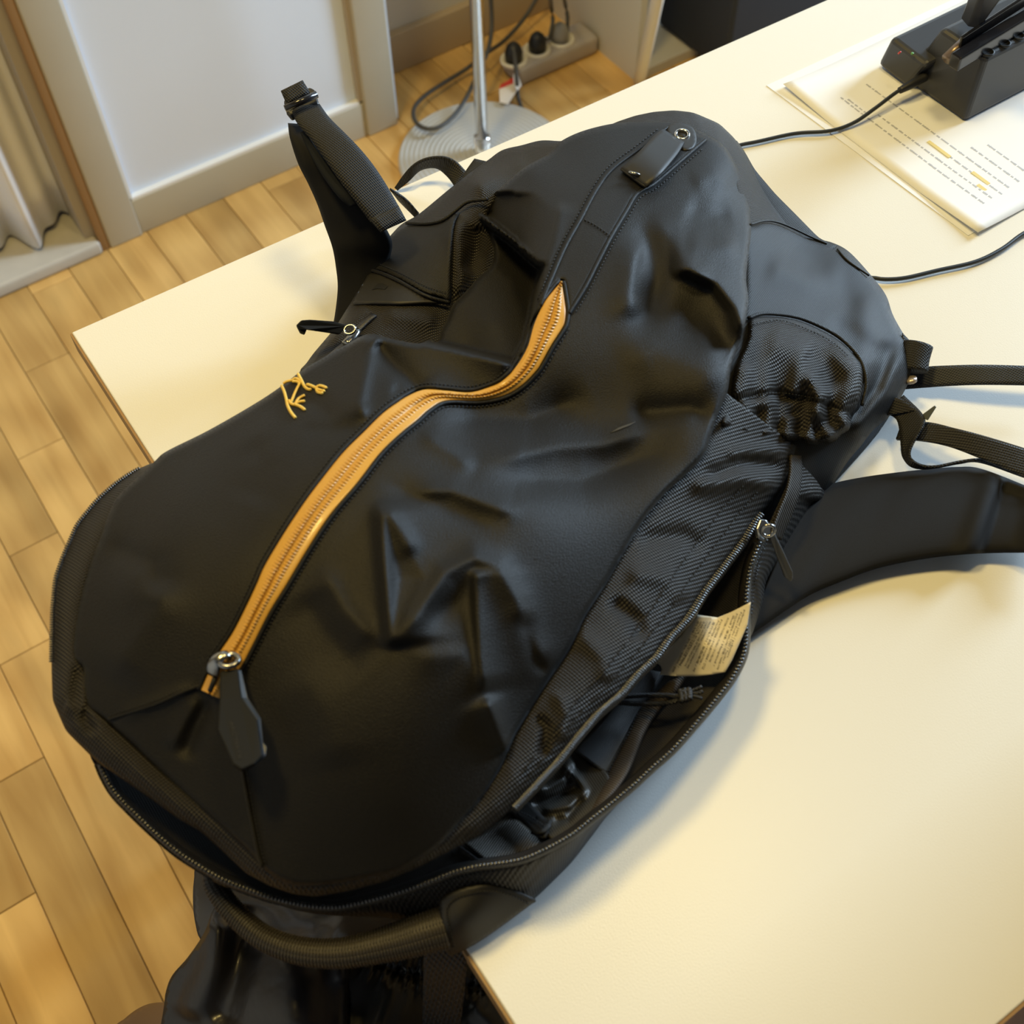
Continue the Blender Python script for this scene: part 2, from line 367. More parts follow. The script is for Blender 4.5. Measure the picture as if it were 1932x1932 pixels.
# ---- power strip with plugs
ps = empty('power_strip', (1.13, 1.535, 0), 'grey power strip with round white sockets on the floor near the wall', 'power strip')
box('strip_body', 1.02, 1.193, 1.502, 1.562, 0, .036, mat('grey_strip_plastic', (.42, .38, .35), .4), ps, bev=.008)
for k, q in enumerate([(983, 124), (1028, 106), (1075, 88)]):
    c = WP(*q, 2, .038); c[1] = 1.532
    s = lathe('socket', [(.024, .034), (.024, .0395), (.0205, .0405), (.019, .037)], mat('white_socket', (.80, .76, .66), .4), c, ps, 32)
BLK = mat('matte_black_plastic', (.012, .012, .013), .45)
GREYC = mat('dark_grey_cable', (.06, .058, .055), .5)
for k, (q, lab, path) in enumerate([((985, 124), 'black plug in the nearest socket with a red and white tag', [(985, 124, .05), (975, 150, .035), (978, 185, .01), (990, 215, .006), (1010, 240, .006), (1040, 268, .006)]),
                        ((1029, 104), 'black plug in the middle socket of the power strip', [(1030, 104, .05), (1036, 75, .12), (1043, 45, .2), (1040, 10, .26), (1036, -30, .32)]),
                        ((1072, 86), 'grey plug in the farthest socket of the power strip', [(1072, 86, .05), (1070, 62, .10), (1072, 40, .15), (1066, 5, .22), (1060, -30, .30)])]):
    c = WP(*q, 2, .04); c[1] = 1.532; g = GREYC if k == 2 else BLK
    pl = empty('plug', (c[0], c[1], .04), lab, 'plug', 'plugs in the power strip')
    pb = lathe('plug_body', [(.0155, .038), (.016, .052), (.012, .064), (.006, .070)], mat('grey_plug', (.28, .27, .25), .5) if k == 2 else BLK, c, pl, 24)
    pts = []
    for i, (x, y, z) in enumerate(path):
        p = WP(x, y, 1, 1.532) if i < 4 and k else WP(x, y, 2, z)
        pts.append(p)
    pts[0] = c + np.array([0, 0, .028])
    tube('cord', pts, .0036, GREYC, pl, world=True, seg=8)
# red and white tag on the cord
rt = empty('cord_tag', tuple(WP(968, 160, 2, .02)), 'small red and white paper tag on the cord by the power strip', 'tag')
for nm, quad, m_ in [('red_band', [(944, 160), (968, 146), (972, 156), (942, 168)], mat('red_print', (.62, .05, .04), .5)),
                     ('tag_body', [(942, 168), (972, 156), (976, 168), (958, 196), (943, 192)], mat('tag_paper', (.78, .70, .60), .6)),
                     ('tag_clip', [(968, 140), (977, 137), (984, 160), (976, 170), (969, 160)], mat('white_clip', (.85, .84, .84), .5))]:
    V = [WP(x, y, 2, .022 + (.006 if nm == 'tag_clip' else 0)) for x, y in quad]
    mk(nm, V, [tuple(range(len(V)))], m_, rt, smooth=False, thick=.002, face_cam=True)
# loose grey cable looping over the lamp base
pth = [WP(x, y, 1, Y) for x, y, Y in [(1030, -40, 1.64), (1008, 5, 1.63), (985, 40, 1.62), (950, 78, 1.60), (915, 102, 1.56)]] + [WP(x, y, 2, z) for x, y, z in [(880, 130, .02), (835, 158, .02), (800, 182, .022), (781, 205, .025), (784, 230, .025), (805, 243, .03), (832, 238, .03), (860, 214, .03), (882, 180, .04)]] + [WP(x, y, 1, Y) for x, y, Y in [(905, 130, 1.50), (922, 90, 1.53), (928, 40, 1.56), (924, -30, 1.58)]]
cb = tube('loose_cable', pth, .0038, GREYC, world=True, seg=8, n=110); tag(cb, 'dark grey cable looping over the ribbed lamp base and up the wall', 'cable')
# ---- white shelf and navy box
sh = empty('white_shelf', (1.2, 1.4, 0), 'white shelf unit with a thin slanted front leg behind the desk', 'shelf')
SHW = mat('shelf_white', (.60, .57, .50), .5)
box('side_panel', 1.198, 1.212, 1.40, 1.664, 0, .75, SHW, sh); box('bottom_board', 1.212, 1.9, 1.395, 1.664, 0, .018, SHW, sh)
a, b = WP(1206, 156, 1, 1.392), WP(1240, 0, 1, 1.30); b2 = a + (b - a) * 2.2
tube('front_leg', [a - (b - a) * .02, b2], .011, mat('leg_white', (.74, .72, .68), .4), sh, world=True, n=2, seg=12)
nb = empty('storage_box', (1.5, 1.42, 0), 'dark navy fabric storage box standing on the white shelf', 'box')
NAVY = mat('navy_fabric', (.016, .021, .036), .75, weave=(.004, .004, .0004, 0, .2))
box('box_body', 1.315, 1.85, 1.30, 1.488, .019, .5, NAVY, nb, bev=.01); box('box_lid', 1.311, 1.855, 1.296, 1.492, .5, .53, NAVY, nb, bev=.006)
# ================================================================ DESK
desk = empty('desk', (.9, .3, 0), 'white rectangular desk with thin wooden edge banding under the backpack', 'desk')
c0 = U(135, 627, 0)[:2]; x1d = 2.1
far = lambda x: c0[1] - (x - c0[0]) * .0150
pts = [(c0[0], -.0275), (x1d, -.0275 - .0), (x1d, far(x1d)), (c0[0], c0[1])]
def prism(name, P, z0, z1, m, parent, bev=0):
    n = len(P); V = [(x, y, z0) for x, y in P] + [(x, y, z1) for x, y in P]
    Fc = [tuple(range(n))[::-1], tuple(range(n, 2 * n))] + [(i, (i + 1) % n, n + (i + 1) % n, n + i) for i in range(n)]
    o = mk(name, V, Fc, m, parent, smooth=False)
    if bev:
        b = o.modifiers.new('b', 'BEVEL'); b.width = bev; b.segments = 2
    return o
prism('desktop', pts, D - .018, D, DESKM, desk, .0008)
EDGE = mat('oak_edge_band', (.33, .20, .09), .5, noise=(60, .2))
prism('edge_band', [(c0[0] - .0016, -.0275), (c0[0] - .0001, -.0275), (c0[0] - .0001, c0[1]), (c0[0] - .0016, c0[1])], D - .018, D - .0009, EDGE, desk)
prism('edge_band', [(c0[0], -.0291), (x1d, -.0291), (x1d, -.0276), (c0[0], -.0276)], D - .018, D - .0009, EDGE, desk)
LEG = mat('desk_leg_white', (.7, .69, .66), .4)
for lx, ly in ((.10, .02), (.10, .56), (2.02, .02), (2.02, .54)): box('leg', lx, lx + .04, ly, ly + .04, 0, D - .0185, LEG, desk, bev=.003)
# ---- papers
PAPER = mat('white_paper', (.80, .82, .86), .6)
INK = mat('grey_print', (.36, .38, .44), .6); YEL = mat('yellow_highlight', (.72, .60, .24), .6)
def flat(name, P, m, parent, zoff=0): return mk(name, [p + np.array([0, 0, zoff]) for p in P], [tuple(range(len(P)))], m, parent, smooth=False, face_cam=True)
PX0, PY0, PY1 = .630, .349, .556; PX1 = PX0 + .297
def pz(x, y):                              # the sheet lifts a little at its two left corners
    a = max(0, 1 - (x - PX0) / .08); return .0012 + .006 * a * a * max(abs(y - (PY0 + PY1) / 2) / .104 - .45, 0)
sheet_obj = empty('printed_sheet', (PX0, PY0, D), 'printed white sheet with yellow highlights lying beside the black stand', 'paper')
V = []; nx, ny = 30, 22
for i in range(nx):
    for j in range(ny):
        x = PX0 + .297 * i / (nx - 1); y = PY0 + (PY1 - PY0) * j / (ny - 1); V.append((x, y, D + pz(x, y)))
mk('sheet', V, [(i * ny + j, (i + 1) * ny + j, (i + 1) * ny + j + 1, i * ny + j + 1) for i in range(nx - 1) for j in range(ny - 1)], PAPER, sheet_obj, thick=.0003, face_cam=True, off=-1)
rnd = random.Random(3)
def text_row(bm, pa, pb, gap=.0009, hgt=.0021, yl=None):
    """a printed row between two pixels on the sheet, as unreadable word marks"""
    a, b = WP(*pa, 2, D), WP(*pb, 2, D); y0, y1 = a[1], b[1]; X = (a[0] + b[0]) / 2; y = y0
    while y > y1:
        w = rnd.uniform(.0022, .0085)
        for q in range(max(1, int(w / .0011))):
            yy = y - q * .0011; h = hgt * rnd.choice((.62, .62, .9, .7))
            z = D + pz(X, yy) + .00012; bm.add([(X - h / 2, yy, z), (X + h / 2, yy, z), (X + h / 2, yy - .0008, z), (X - h / 2, yy - .0008, z)], [(0, 1, 2, 3)])
        y -= w + gap
bt = Bag_mesh()
for pa, pb in [((1580, 190), (1860, 385)), ((1600, 190), (1640, 222)), ((1650, 222), (1875, 374)), ((1790, 300), (1888, 366)), ((1627, 165), (1905, 350)), ((1830, 281), (1922, 344)), ((1862, 276), (1940, 330))]:
    text_row(bt, pa, pb)
bt.make('print_lines', INK, sheet_obj, kind='stuff')
for pa, pb in [((1749, 270), (1793, 299)), ((1832, 328), (1866, 350)), ((1842, 352), (1860, 362))]:
    a, b = WP(*pa, 2, D), WP(*pb, 2, D); X = (a[0] + b[0]) / 2
    flat('highlight', [np.array([X - .0016, a[1], D + .0016]), np.array([X + .0016, a[1], D + .0016]), np.array([X + .0016, b[1], D + .0016]), np.array([X - .0016, b[1], D + .0016])], YEL, sheet_obj)
under = prism('blank_sheet', [(PX0 - .004, PY0 + .004), (PX0 + .29, PY0 - .001), (PX0 + .292, PY1 + .006), (PX0 - .008, PY1 + .010)], D + .0001, D + .0005, PAPER, None)
tag(under, 'plain paper sheet peeking out beneath the printed sheet', 'paper')
# ---- black stand
def ext(name, px, dirv, L, m, parent, bev=.002):
    A = [np.array(p) for p in px]; n = len(A); B = [p + np.array(dirv) * L for p in A]
    Fc = [tuple(range(n))[::-1], tuple(range(n, 2 * n))] + [(i, (i + 1) % n, n + (i + 1) % n, n + i) for i in range(n)]
    o = mk(name, A + B, Fc, m, parent, smooth=False)
    b = o.modifiers.new('b', 'BEVEL'); b.width = bev; b.segments = 3; b.limit_method = 'ANGLE'
    bmx = bmesh.new(); bmx.from_mesh(o.data); bmesh.ops.recalc_face_normals(bmx, faces=bmx.faces); bmx.to_mesh(o.data); bmx.free()
    return o
sx = WP(1818, 235, 2, D)[0]
stand = empty('device_stand', (sx, .45, D), 'black folding device stand with a weighted base on the printed sheet', 'stand')
SB = mat('charcoal_stand_plastic', (.030, .031, .036), .38, spec=.5); SG = mat('gloss_black_arm', (.012, .012, .015), .18, spec=.6)
def SXp(x, y, dx=0): return WP(x, y, 0, sx + dx)
z0 = D + .0016
def fz(p, z): q = p.copy(); q[2] = z; return q
a, b = SXp(1700, 166), SXp(1818, 235)
c = SXp(1874, 140, .010); d_ = SXp(1790, 108, .006)
ext('base_body', [fz(a, z0), fz(b, z0), np.array([sx + .008, b[1] + .006, D + .052]), np.array([sx + .008, b[1] + .052, D + .052]), np.array([sx + .004, b[1] + .058, D + .030]), np.array([sx, a[1], D + .028])], (1, 0, 0), .22, SB, stand, .004)
e1, e2 = SXp(1672, 150, -.004), SXp(1725, 182, -.004)
ext('side_rail', [np.array([sx - .006, .532, z0 + .002]), np.array([sx - .006, .498, z0]), np.array([sx - .006, .486, D + .030]), np.array([sx - .006, .526, D + .032])], (1, 0, 0), .15, SB, stand, .004)
for x, y in [(1863, 98), (1894, 81), (1921, 67), (1950, 52)]:
    c = WP(x, y, 2, D + .0525); h = lathe('vent_hole', [(.0052, D + .0515), (.0052, D + .0531), (.0040, D + .0531), (.0038, D + .0522)], mat('hole_black', (.002, .002, .002), .6), c, stand, 20)
p0, p1 = WP(1800, 118, 2, D + .054), WP(1960, 20, 2, D + .062)
def bar(name, p, q, w, h, m, parent, bev=.0015):
    p, q = np.array(p), np.array(q); t = (q - p) / np.linalg.norm(q - p); s = np.cross(t, [0, 0, 1]); s /= np.linalg.norm(s); u = np.cross(s, t)
    return ext(name, [p + s * w / 2 - u * h / 2, p + s * w / 2 + u * h / 2, p - s * w / 2 + u * h / 2, p - s * w / 2 - u * h / 2], q - p, 1, m, parent, bev)
bar('lower_arm', p0, p1, .010, .012, SG, stand); 
p2, p3 = WP(1812, 80, 2, D + .062), WP(1950, -10, 2, D + .075); bar('side_arm', p2, p3, .003, .010, SG, stand, .001)
ext('rising_plate', [WP(1826, 52, 2, D + .055), WP(1848, 56, 2, D + .058), WP(1912, -30, 2, D + .12), WP(1858, -30, 2, D + .12)], (.004, .012, .0), 1, SB, stand, .002)
tube('hinge_pin', [WP(1786, 112, 2, D + .05), WP(1830, 70, 2, D + .058)], .0045, mat('bronze_pin', (.20, .15, .12), .3, metal=.6), stand, world=True, n=2, seg=16)
tube('red_button', [WP(1695, 101, 2, D + .0315), WP(1699, 98, 2, D + .0345)], .0007, mat('red_print2', (.6, .05, .05), .5), stand, world=True, n=2, seg=8)
lathe('green_mark', [(.0011, D + .0318), (.0011, D + .0330)], mat('green_led', (.10, .30, .08), .4), WP(1721, 102, 2, D + .032), stand, 10)
# ---- cables on the desk
CBL = mat('charcoal_cable', (.020, .024, .028), .4)
cab = empty('desk_cable', tuple(U(1500, 250, .3)), 'thin dark cable from the black stand to the backpack', 'cable')
tube('cord', [(1290, 310, .3), (1345, 292, .3), (1392, 275, .3), (1430, 267, .3), (1500, 252, .3), (1565, 247, .35), (1610, 232, .5), (1650, 205, .9), (1690, 175, 1.3), (1712, 163, 1.5)], .0015, CBL, cab, n=60)
tube('plug', [(1697, 171, 1.35), (1716, 161, 1.5), (1745, 145, 1.6)], [.0026, .0036, .0036], BLK, cab, n=12)
cb2 = tube('charging_cable', [(1520, 545, .3), (1580, 528, .3), (1640, 524, .3), (1670, 527, .3), (1710, 524, .3), (1770, 510, .3), (1840, 494, .3), (1890, 470, .3), (1932, 440, .3), (1990, 415, .3), (2060, 400, .3)], .0015, CBL, n=60)
tag(cb2, 'thin dark cable curving right from the backpack over bare desk', 'cable')

oc = empty('added_shade_chair', (.80, -.34, 0), 'added dark chair out of view, shading the lower right of the desk', 'chair')  # chair added out of view so its back shades the desk at lower right
OCM = mat('dark_chair_fabric', (.03, .03, .032), .8)
box('shade_chair_back', .62, .68, -.62, .075, .77, 1.22, OCM, oc, bev=.028); box('back_post', .66, .70, -.37, -.31, .40, .80, OCM, oc, bev=.01)
box('seat', .66, 1.12, -.60, -.10, .42, .50, OCM, oc, bev=.03)
tube('gas_post', [(.89, -.35, .42), (.89, -.35, .06)], .025, BLK, oc, world=True, n=2, seg=20)
for k in range(5):
    a = k * 2 * math.pi / 5 + .3; tube('base_leg', [(.89, -.35, .07), (.89 + .26 * math.cos(a), -.35 + .26 * math.sin(a), .03)], [.02, .013], BLK, oc, world=True, n=2, seg=12)
# ================================================================ BACKPACK
bag = empty('backpack', tuple(U(900, 900, 0)), 'large black backpack with a gold front zip lying on its back on the white desk', 'backpack')
SEAM_R = [(1336, 255), (1367, 276), (1388, 309), (1409, 348), (1415, 387), (1417, 439), (1411, 490), (1408, 530), (1412, 572), (1400, 632), (1380, 690), (1372, 740), (1353, 787), (1341, 824), (1328, 861), (1291, 899), (1254, 933), (1211, 987), (1174, 1049), (1140, 1108), (1102, 1167), (1078, 1223), (1037, 1282), (996, 1349), (970, 1391), (950, 1444), (909, 1509), (875, 1548), (832, 1595), (789, 1625), (745, 1647), (681, 1660), (616, 1671), (560, 1671), (526, 1660), (495, 1638), (465, 1604), (422, 1565), (358, 1509), (290, 1445), (248, 1404), (195, 1358), (163, 1334), (159, 1305), (157, 1262), (139, 1243), (137, 1209), (149, 1135), (166, 1073), (190, 1011), (207, 965), (226, 932)]
SIL_L = [(290, 872), (315, 851), (393, 812), (480, 762), (530, 729), (572, 697), (604, 678), (648, 653), (696, 630)]
FRONT_UP = [(742, 640), (790, 648), (812, 640), (826, 645), (833, 622), (845, 598), (855, 574), (881, 548), (902, 523), (925, 502), (931, 476), (920, 440), (904, 399), (976, 326), (1034, 290), (1059, 266), (1103, 246), (1165, 232), (1233, 229), (1285, 234)]
base_pts = [(1424,320,5),(1500,403,4),(1571,458,3),(1643,519,3),(1694,612,3),(1716,680,3),(1680,783,2.5),(1622,844,2),(1571,913,2),
 (1417,439,9),(1411,490,10),(1405,600,11),(1379,681,11),(1353,787,10.5),(1328,861,10),(1254,933,10),(1174,1049,9.5),(1078,1223,8.8),(996,1349,8.2),(950,1444,7.8),(875,1548,7.2),(745,1647,6.5),(616,1671,6.3),(526,1660,6.5),(422,1565,7),(293,1453,7.5),(195,1358,8),(159,1305,8),(137,1209,8),(166,1073,8),(226,932,8),(315,851,8.2),(393,812,8.6),(489,758,9.2),(572,697,9.6),(648,653,10),(700,629,10.5),
 (1181,229,8),(1233,229,8),(1285,234,8),(1336,255,8.3),(1388,309,8.3),(1103,246,8.3),(1059,266,8),(1034,290,8),(976,326,8),(904,399,8),
 (1100,420,11.6),(1040,560,12.2),(1000,650,12),(930,740,11),(842,745,11.6),(750,790,12.8),(640,900,13.2),(540,1050,12.6),(450,1200,11.2),(390,1290,10),
 (1200,350,10.5),(1290,300,9.2),(1300,430,10.6),(1300,600,11),(1200,700,11.0),(1100,800,10.1),(1220,815,9.9),(1000,950,12.0),(850,1050,12.4),(700,1100,12.8),(700,1300,11.4),(600,1450,9.5),(850,1300,11),(400,1000,12.2),(300,1100,11),(250,1250,9.6),(400,1400,8.8),(500,1560,7.6),(750,1520,8.6),(500,850,11.6),(1000,320,9),(960,400,9)]
GS = 3.0; GW = 660
_gx, _gy = np.meshgrid(np.arange(GW) * GS, np.arange(GW) * GS); gx, gy = _gx.ravel(), _gy.ravel()
B0 = rbf(base_pts, .002); H = B0(gx, gy)
def ridge(P, amp, wl, wr, taper=(.25, .25), p=1.5):
    """raise (or sink) the cloth along a line; wl / wr are the widths on its two sides"""
    global H
    d, s, t = dist(P, gx, gy); w = np.where(s > 0, wl, wr)
    a = np.ones_like(t)
    if taper[0]: a *= smooth01(t / taper[0])
    if taper[1]: a *= smooth01((1 - t) / taper[1])
    H = H + amp * a * np.exp(-(d / w) ** p)
def bump_(x, y, rx, ry, ang, amp, p=2):
    global H
    c, s = math.cos(math.radians(ang)), math.sin(math.radians(ang)); u = ((gx - x) * c + (gy - y) * s) / rx; v = (-(gx - x) * s + (gy - y) * c) / ry
    H = H + amp * np.exp(-(np.hypot(u, v)) ** p)
def facet(a, b, c, amp, bl=0):
    """pushed-in or popped-out triangle, deepest at c, zero on the edge a-b"""
    global H
    (x1, y1), (x2, y2), (x3, y3) = a, b, c; det = (y2 - y3) * (x1 - x3) + (x3 - x2) * (y1 - y3)
    l1 = ((y2 - y3) * (gx - x3) + (x3 - x2) * (gy - y3)) / det; l2 = ((y3 - y1) * (gx - x3) + (x1 - x3) * (gy - y3)) / det; l3 = 1 - l1 - l2
    H = H + amp * np.clip(np.minimum(np.minimum(l1, l2), l3) * 3, 0, 1) ** .9
def blur(A, k):
    A = A.reshape(GW, GW)
    for _ in range(k):
        A = (np.roll(A, 1, 0) + 2 * A + np.roll(A, -1, 0)) / 4; A = (np.roll(A, 1, 1) + 2 * A + np.roll(A, -1, 1)) / 4
    return A.ravel()
# ---- folds right of the zip
ridge([(1150, 330), (1225, 400), (1248, 470), (1215, 560), (1200, 640), (1235, 700)], .0, 20, 20)
ridge([(1213, 440), (1196, 500), (1190, 560), (1205, 610)], .55, 16, 34)               # left lip of the dent
ridge([(1228, 400), (1262, 445), (1300, 500), (1345, 545)], .40, 30, 26)
bump_(1230, 556, 30, 56, 10, -.7)                                                      # the dent
bump_(1222, 470, 24, 46, -8, -.45)
ridge([(1262, 512), (1300, 510), (1350, 535), (1385, 580), (1402, 625), (1398, 655)], 1.05, 44, 10, (.12, .2), 1.3)   # overhanging crease
bump_(1330, 600, 60, 46, 45, -.4); bump_(1368, 650, 22, 40, -25, -.5)
ridge([(1290, 390), (1340, 410), (1385, 400)], -.28, 26, 26); ridge([(1300, 345), (1345, 330), (1380, 360)], .22, 22, 22)
ridge([(1290, 455), (1340, 470), (1400, 462)], .30, 20, 26); ridge([(1170, 700), (1230, 660), (1330, 700), (1370, 750)], .30, 50, 50)
ridge([(1180, 780), (1300, 770), (1360, 790)], -.45, 26, 26)
ridge([(890, 868), (960, 862), (1050, 842), (1140, 838), (1260, 800)], .45, 30, 22)     # wide hollow with a soft lip
ridge([(905, 885), (980, 905), (1100, 905), (1200, 868), (1300, 845)], -.7, 46, 34, (.3, .4))
ridge([(820, 800), (900, 790), (1000, 790), (1120, 740)], -.55, 34, 40)
ridge([(790, 812), (850, 850), (900, 890)], .30, 14, 20)
ridge([(760, 930), (850, 925), (960, 965), (970, 1000)], .36, 22, 16); ridge([(700, 900), (840, 960), (960, 1005)], -.22, 26, 26)
# ---- star fold in the lower middle
ridge([(716, 938), (722, 1040), (730, 1130), (738, 1226)], .72, 60, 12, (.12, .08), 1.2)
ridge([(718, 945), (760, 1000), (790, 1050)], .28, 12, 26)
facet((722, 950), (738, 1222), (800, 1090), -.42)
ridge([(740, 1225), (790, 1160), (840, 1080), (895, 1052), (940, 1070), (975, 1130), (1000, 1200), (1040, 1285)], .62, 22, 34, (.15, .12), 1.4)
bump_(835, 1150, 46, 26, -42, -.30)
ridge([(895, 1072), (899, 1160), (905, 1240), (915, 1310)], .55, 38, 7, (.06, .15), 1.1)    # sharp pleat
ridge([(915, 1310), (935, 1360), (957, 1418)], .60, 16, 26, (.2, .12), 1.2)
ridge([(985, 1150), (1010, 1240), (1035, 1280)], -.45, 16, 16)
ridge([(740, 1226), (800, 1240), (870, 1235), (905, 1290), (955, 1412)], .30, 30, 40)
ridge([(600, 1060), (650, 1150), (720, 1222)], .34, 22, 40); ridge([(560, 1110), (620, 1200), (690, 1280)], -.30, 50, 60)
ridge([(560, 1250), (620, 1350), (640, 1460)], .18, 60, 60)
# ---- left of the zip
ridge([(310, 1080), (300, 1150), (240, 1230), (205, 1290)], .42, 40, 40); bump_(255, 1100, 44, 60, 20, .35); bump_(420, 980, 60, 120, 25, -.5)
ridge([(190, 1020), (290, 1065), (300, 1130)], -.35, 26, 26); ridge([(210, 1360), (280, 1330), (380, 1295)], .22, 12, 12)
ridge([(470, 820), (500, 880), (470, 960)], -.25, 40, 40); ridge([(540, 735), (600, 765), (640, 800)], -.22, 24, 20)
ridge([(560, 815), (620, 808), (680, 800)], -.16, 16, 16)
ridge([(400, 1310), (370, 1370), (345, 1440)], -.35, 16, 20); ridge([(380, 1310), (350, 1360), (320, 1420)], .25, 12, 16)
ridge([(697, 632), (690, 690), (678, 760), (690, 800)], .75, 16, 30, (.05, .2), 1.3)          # cone fold by the logo
ridge([(705, 640), (745, 690), (800, 740)], -.55, 22, 20, (.15, .1)); ridge([(720, 670), (790, 690), (860, 715)], .0, 20, 20)
ridge([(735, 735), (790, 745)], -.3, 14, 14)
ridge([(700, 630), (827, 654), (907, 672), (974, 688)], .65, 26, 34, (.03, .1), 1.3)
H = blur(H, 2)
# ---- the hollow: cloth dropped between two overhanging folds
hol = [(903, 400), (933, 426), (972, 455), (1018, 496), (1031, 497), (1018, 548), (1008, 598), (998, 640), (974, 688), (907, 672), (827, 654), (760, 640), (735, 560), (850, 420)]
d, _, _ = dist(hol, gx, gy, True); ins = inside(hol, gx, gy)
Hh = rbf([(903,410,6.6),(933,440,5.8),(1000,500,5.4),(1010,560,5.6),(990,640,6.2),(960,675,6.6),(880,655,5.6),(827,645,5.6),(850,590,5.6),(900,540,5.8),(960,560,6.0),(930,610,6.3),(760,630,5.6),(740,560,5.6)])(gx, gy)
wgt = np.where(ins, smooth01(d / 8), 0); H = H * (1 - wgt) + Hh * wgt
# the panel above sinks towards the fold
tri = [(905, 398), (1056, 376), (1050, 440), (1033, 492), (1019, 496), (972, 453)]
d2, s2, t2 = dist([(902, 396), (972, 453), (1022, 500)], gx, gy); inn = inside([(880, 360), (1060, 372), (1050, 440), (1031, 497), (1019, 497), (972, 454), (903, 399)], gx, gy)
q, _, _ = dist([(1060, 360), (1047, 445), (1031, 497)], gx, gy)
H = np.where(inn, H - 2.6 * smooth01(q / 70) * np.clip(1 - d2 / 90, 0, 1), H)
ridge([(1060, 378), (1047, 445), (1031, 500), (1018, 548), (1005, 600)], .5, 20, 7, (.1, .2), 1.3)
HG = blur(H, 1).reshape(GW, GW)
def HF(x, y):
    fx, fy = np.clip(np.asarray(x) / GS, 0, GW - 2.001), np.clip(np.asarray(y) / GS, 0, GW - 2.001); ix, iy = fx.astype(int), fy.astype(int); u, v = fx - ix, fy - iy
    return HG[iy, ix] * (1 - u) * (1 - v) + HG[iy, ix + 1] * u * (1 - v) + HG[iy + 1, ix] * (1 - u) * v + HG[iy + 1, ix + 1] * u * v
def hz(P, dz=0):
    P = np.asarray(P, float); return np.column_stack([P[:, :2], HF(P[:, 0], P[:, 1]) + dz])
front = sheet('front_panel', SEAM_R + SIL_L + FRONT_UP, HF, COAT, bag, step=4.6, thick=.0009, hem=.35, hemw=9)
tag(front, label='smooth coated black front panel with soft folds')
# corner patch seams
for P in ([(205, 1357), (290, 1330), (345, 1306), (380, 1292)], [(457, 1450), (466, 1500), (477, 1560), (487, 1610), (495, 1636)]):
    tube('seam_welt', hz(P, .06), .0010, COAT, front, seg=6)
    Q = np.array(P, float) + [[7, 0]] if P[0][0] > 400 else np.array(P, float) + [[0, -7]]
    stitches('seam_stitching', Q, HF, front, 7, .0003)
# ---- gold zip
ZL = [(379, 1302), (392, 1272), (404, 1245), (418, 1225), (440, 1192), (465, 1143), (485, 1100), (500, 1066), (537, 1004), (574, 948), (606, 905), (646, 855), (686, 815), (724, 778), (764, 750), (801, 735), (842, 737), (888, 740), (929, 728), (950, 716), (974, 691), (995, 655), (1008, 611), (1026, 572), (1044, 548), (1058, 532)]
ZR = [(414, 1318), (430, 1292), (445, 1270), (457, 1255), (478, 1215), (508, 1156), (543, 1097), (540, 1104), (581, 1035), (624, 970), (674, 911), (717, 855), (755, 818), (786, 793), (811, 771), (842, 756), (904, 756), (950, 747), (984, 728), (1012, 700), (1023, 683), (1042, 649), (1060, 621), (1066, 608), (1068, 585), (1064, 555), (1060, 533)]
ZR = [p for i, p in enumerate(ZR) if p != (543, 1097)]
nz_ = 520
def zprof(t, u):
    ph = t * 2 * math.pi * 165
    row = lambda c, w: np.clip(1 - np.abs(u - c) / w, 0, 1)
    teeth = row(.36, .12) * (.55 + .45 * np.sin(ph)) + row(.64, .12) * (.55 + .45 * np.sin(ph + 1.5))
    return .16 * teeth - .10 * np.exp(-((u - .5) / .03) ** 2) + .05 * np.exp(-((u - .36) / .06) ** 2) * np.sin(2 * ph + 1)
zl, zr = hz(ZL, .10), hz(ZR, .10)
zip_ = ribbon('gold_zipper', zl, zr, GOLDT, bag, n=760, w=31, crown=.12, thick=.0008, prof=zprof); tag(zip_, label='water-resistant gold front zip with moulded teeth')
def offs(P, o):
    P = np.asarray(P, float)[:, :2]; T = np.gradient(P, axis=0); T /= np.linalg.norm(T, axis=1)[:, None]; return P + o * np.stack([-T[:, 1], T[:, 0]], 1)
for P, s in ((ZL, 1), (ZR, -1)):
    P = cr(np.asarray(P, float), 80); E1 = offs(P, -1.5 * s * -1); E2 = offs(P, -9 * s)
    E1 = offs(P, 2.0 * s); 
    tube('zip_garage_welt', hz(offs(P, -4 * s), .10), .0011, COAT, zip_, seg=8, n=160)
    stitches('zip_stitching', offs(P, -11 * s)[4:-6], HF, front, 7.5, .00038, lift=.07)
# band from the zip to the grommet
SL = [(1013, 592), (1023, 568), (1039, 529), (1067, 465), (1096, 413), (1124, 361), (1155, 320), (1207, 281), (1259, 241), (1280, 229)]
SR = [(1066, 606), (1072, 594), (1104, 542), (1128, 495), (1153, 447), (1181, 400), (1202, 366), (1233, 348), (1272, 315), (1311, 281), (1342, 255), (1350, 249)]
band_poly = [(1058, 528), (1044, 541), (1028, 563), (1016, 590), (1023, 568), (1039, 529), (1067, 465), (1096, 413), (1124, 361), (1155, 320), (1207, 281), (1259, 241), (1290, 240), (1320, 255), (1334, 262), (1311, 281), (1272, 315), (1233, 348), (1202, 366), (1181, 400), (1153, 447), (1128, 495), (1104, 542), (1074, 592), (1070, 570), (1067, 545), (1063, 530)]
band = sheet('front_band', band_poly, lambda x, y: HF(x, y) + .16, COAT, bag, step=4.5, thick=.0008, hem=.12, hemw=5)
for P, s in ((SL, 1), (SR, -1)):
    P = cr(np.asarray(P, float), 60); tube('band_welt', hz(P[2:-3], .12), .0012, COAT, band, seg=8, n=120)
    stitches('band_stitching', offs(P, -9 * s)[3:-5], HF, band, 6.5, .00038, lift=.06)
stitches('cross_stitching', [(1101, 414), (1118, 422), (1135, 433), (1153, 446)], HF, band, 6, .00045, lift=.22)
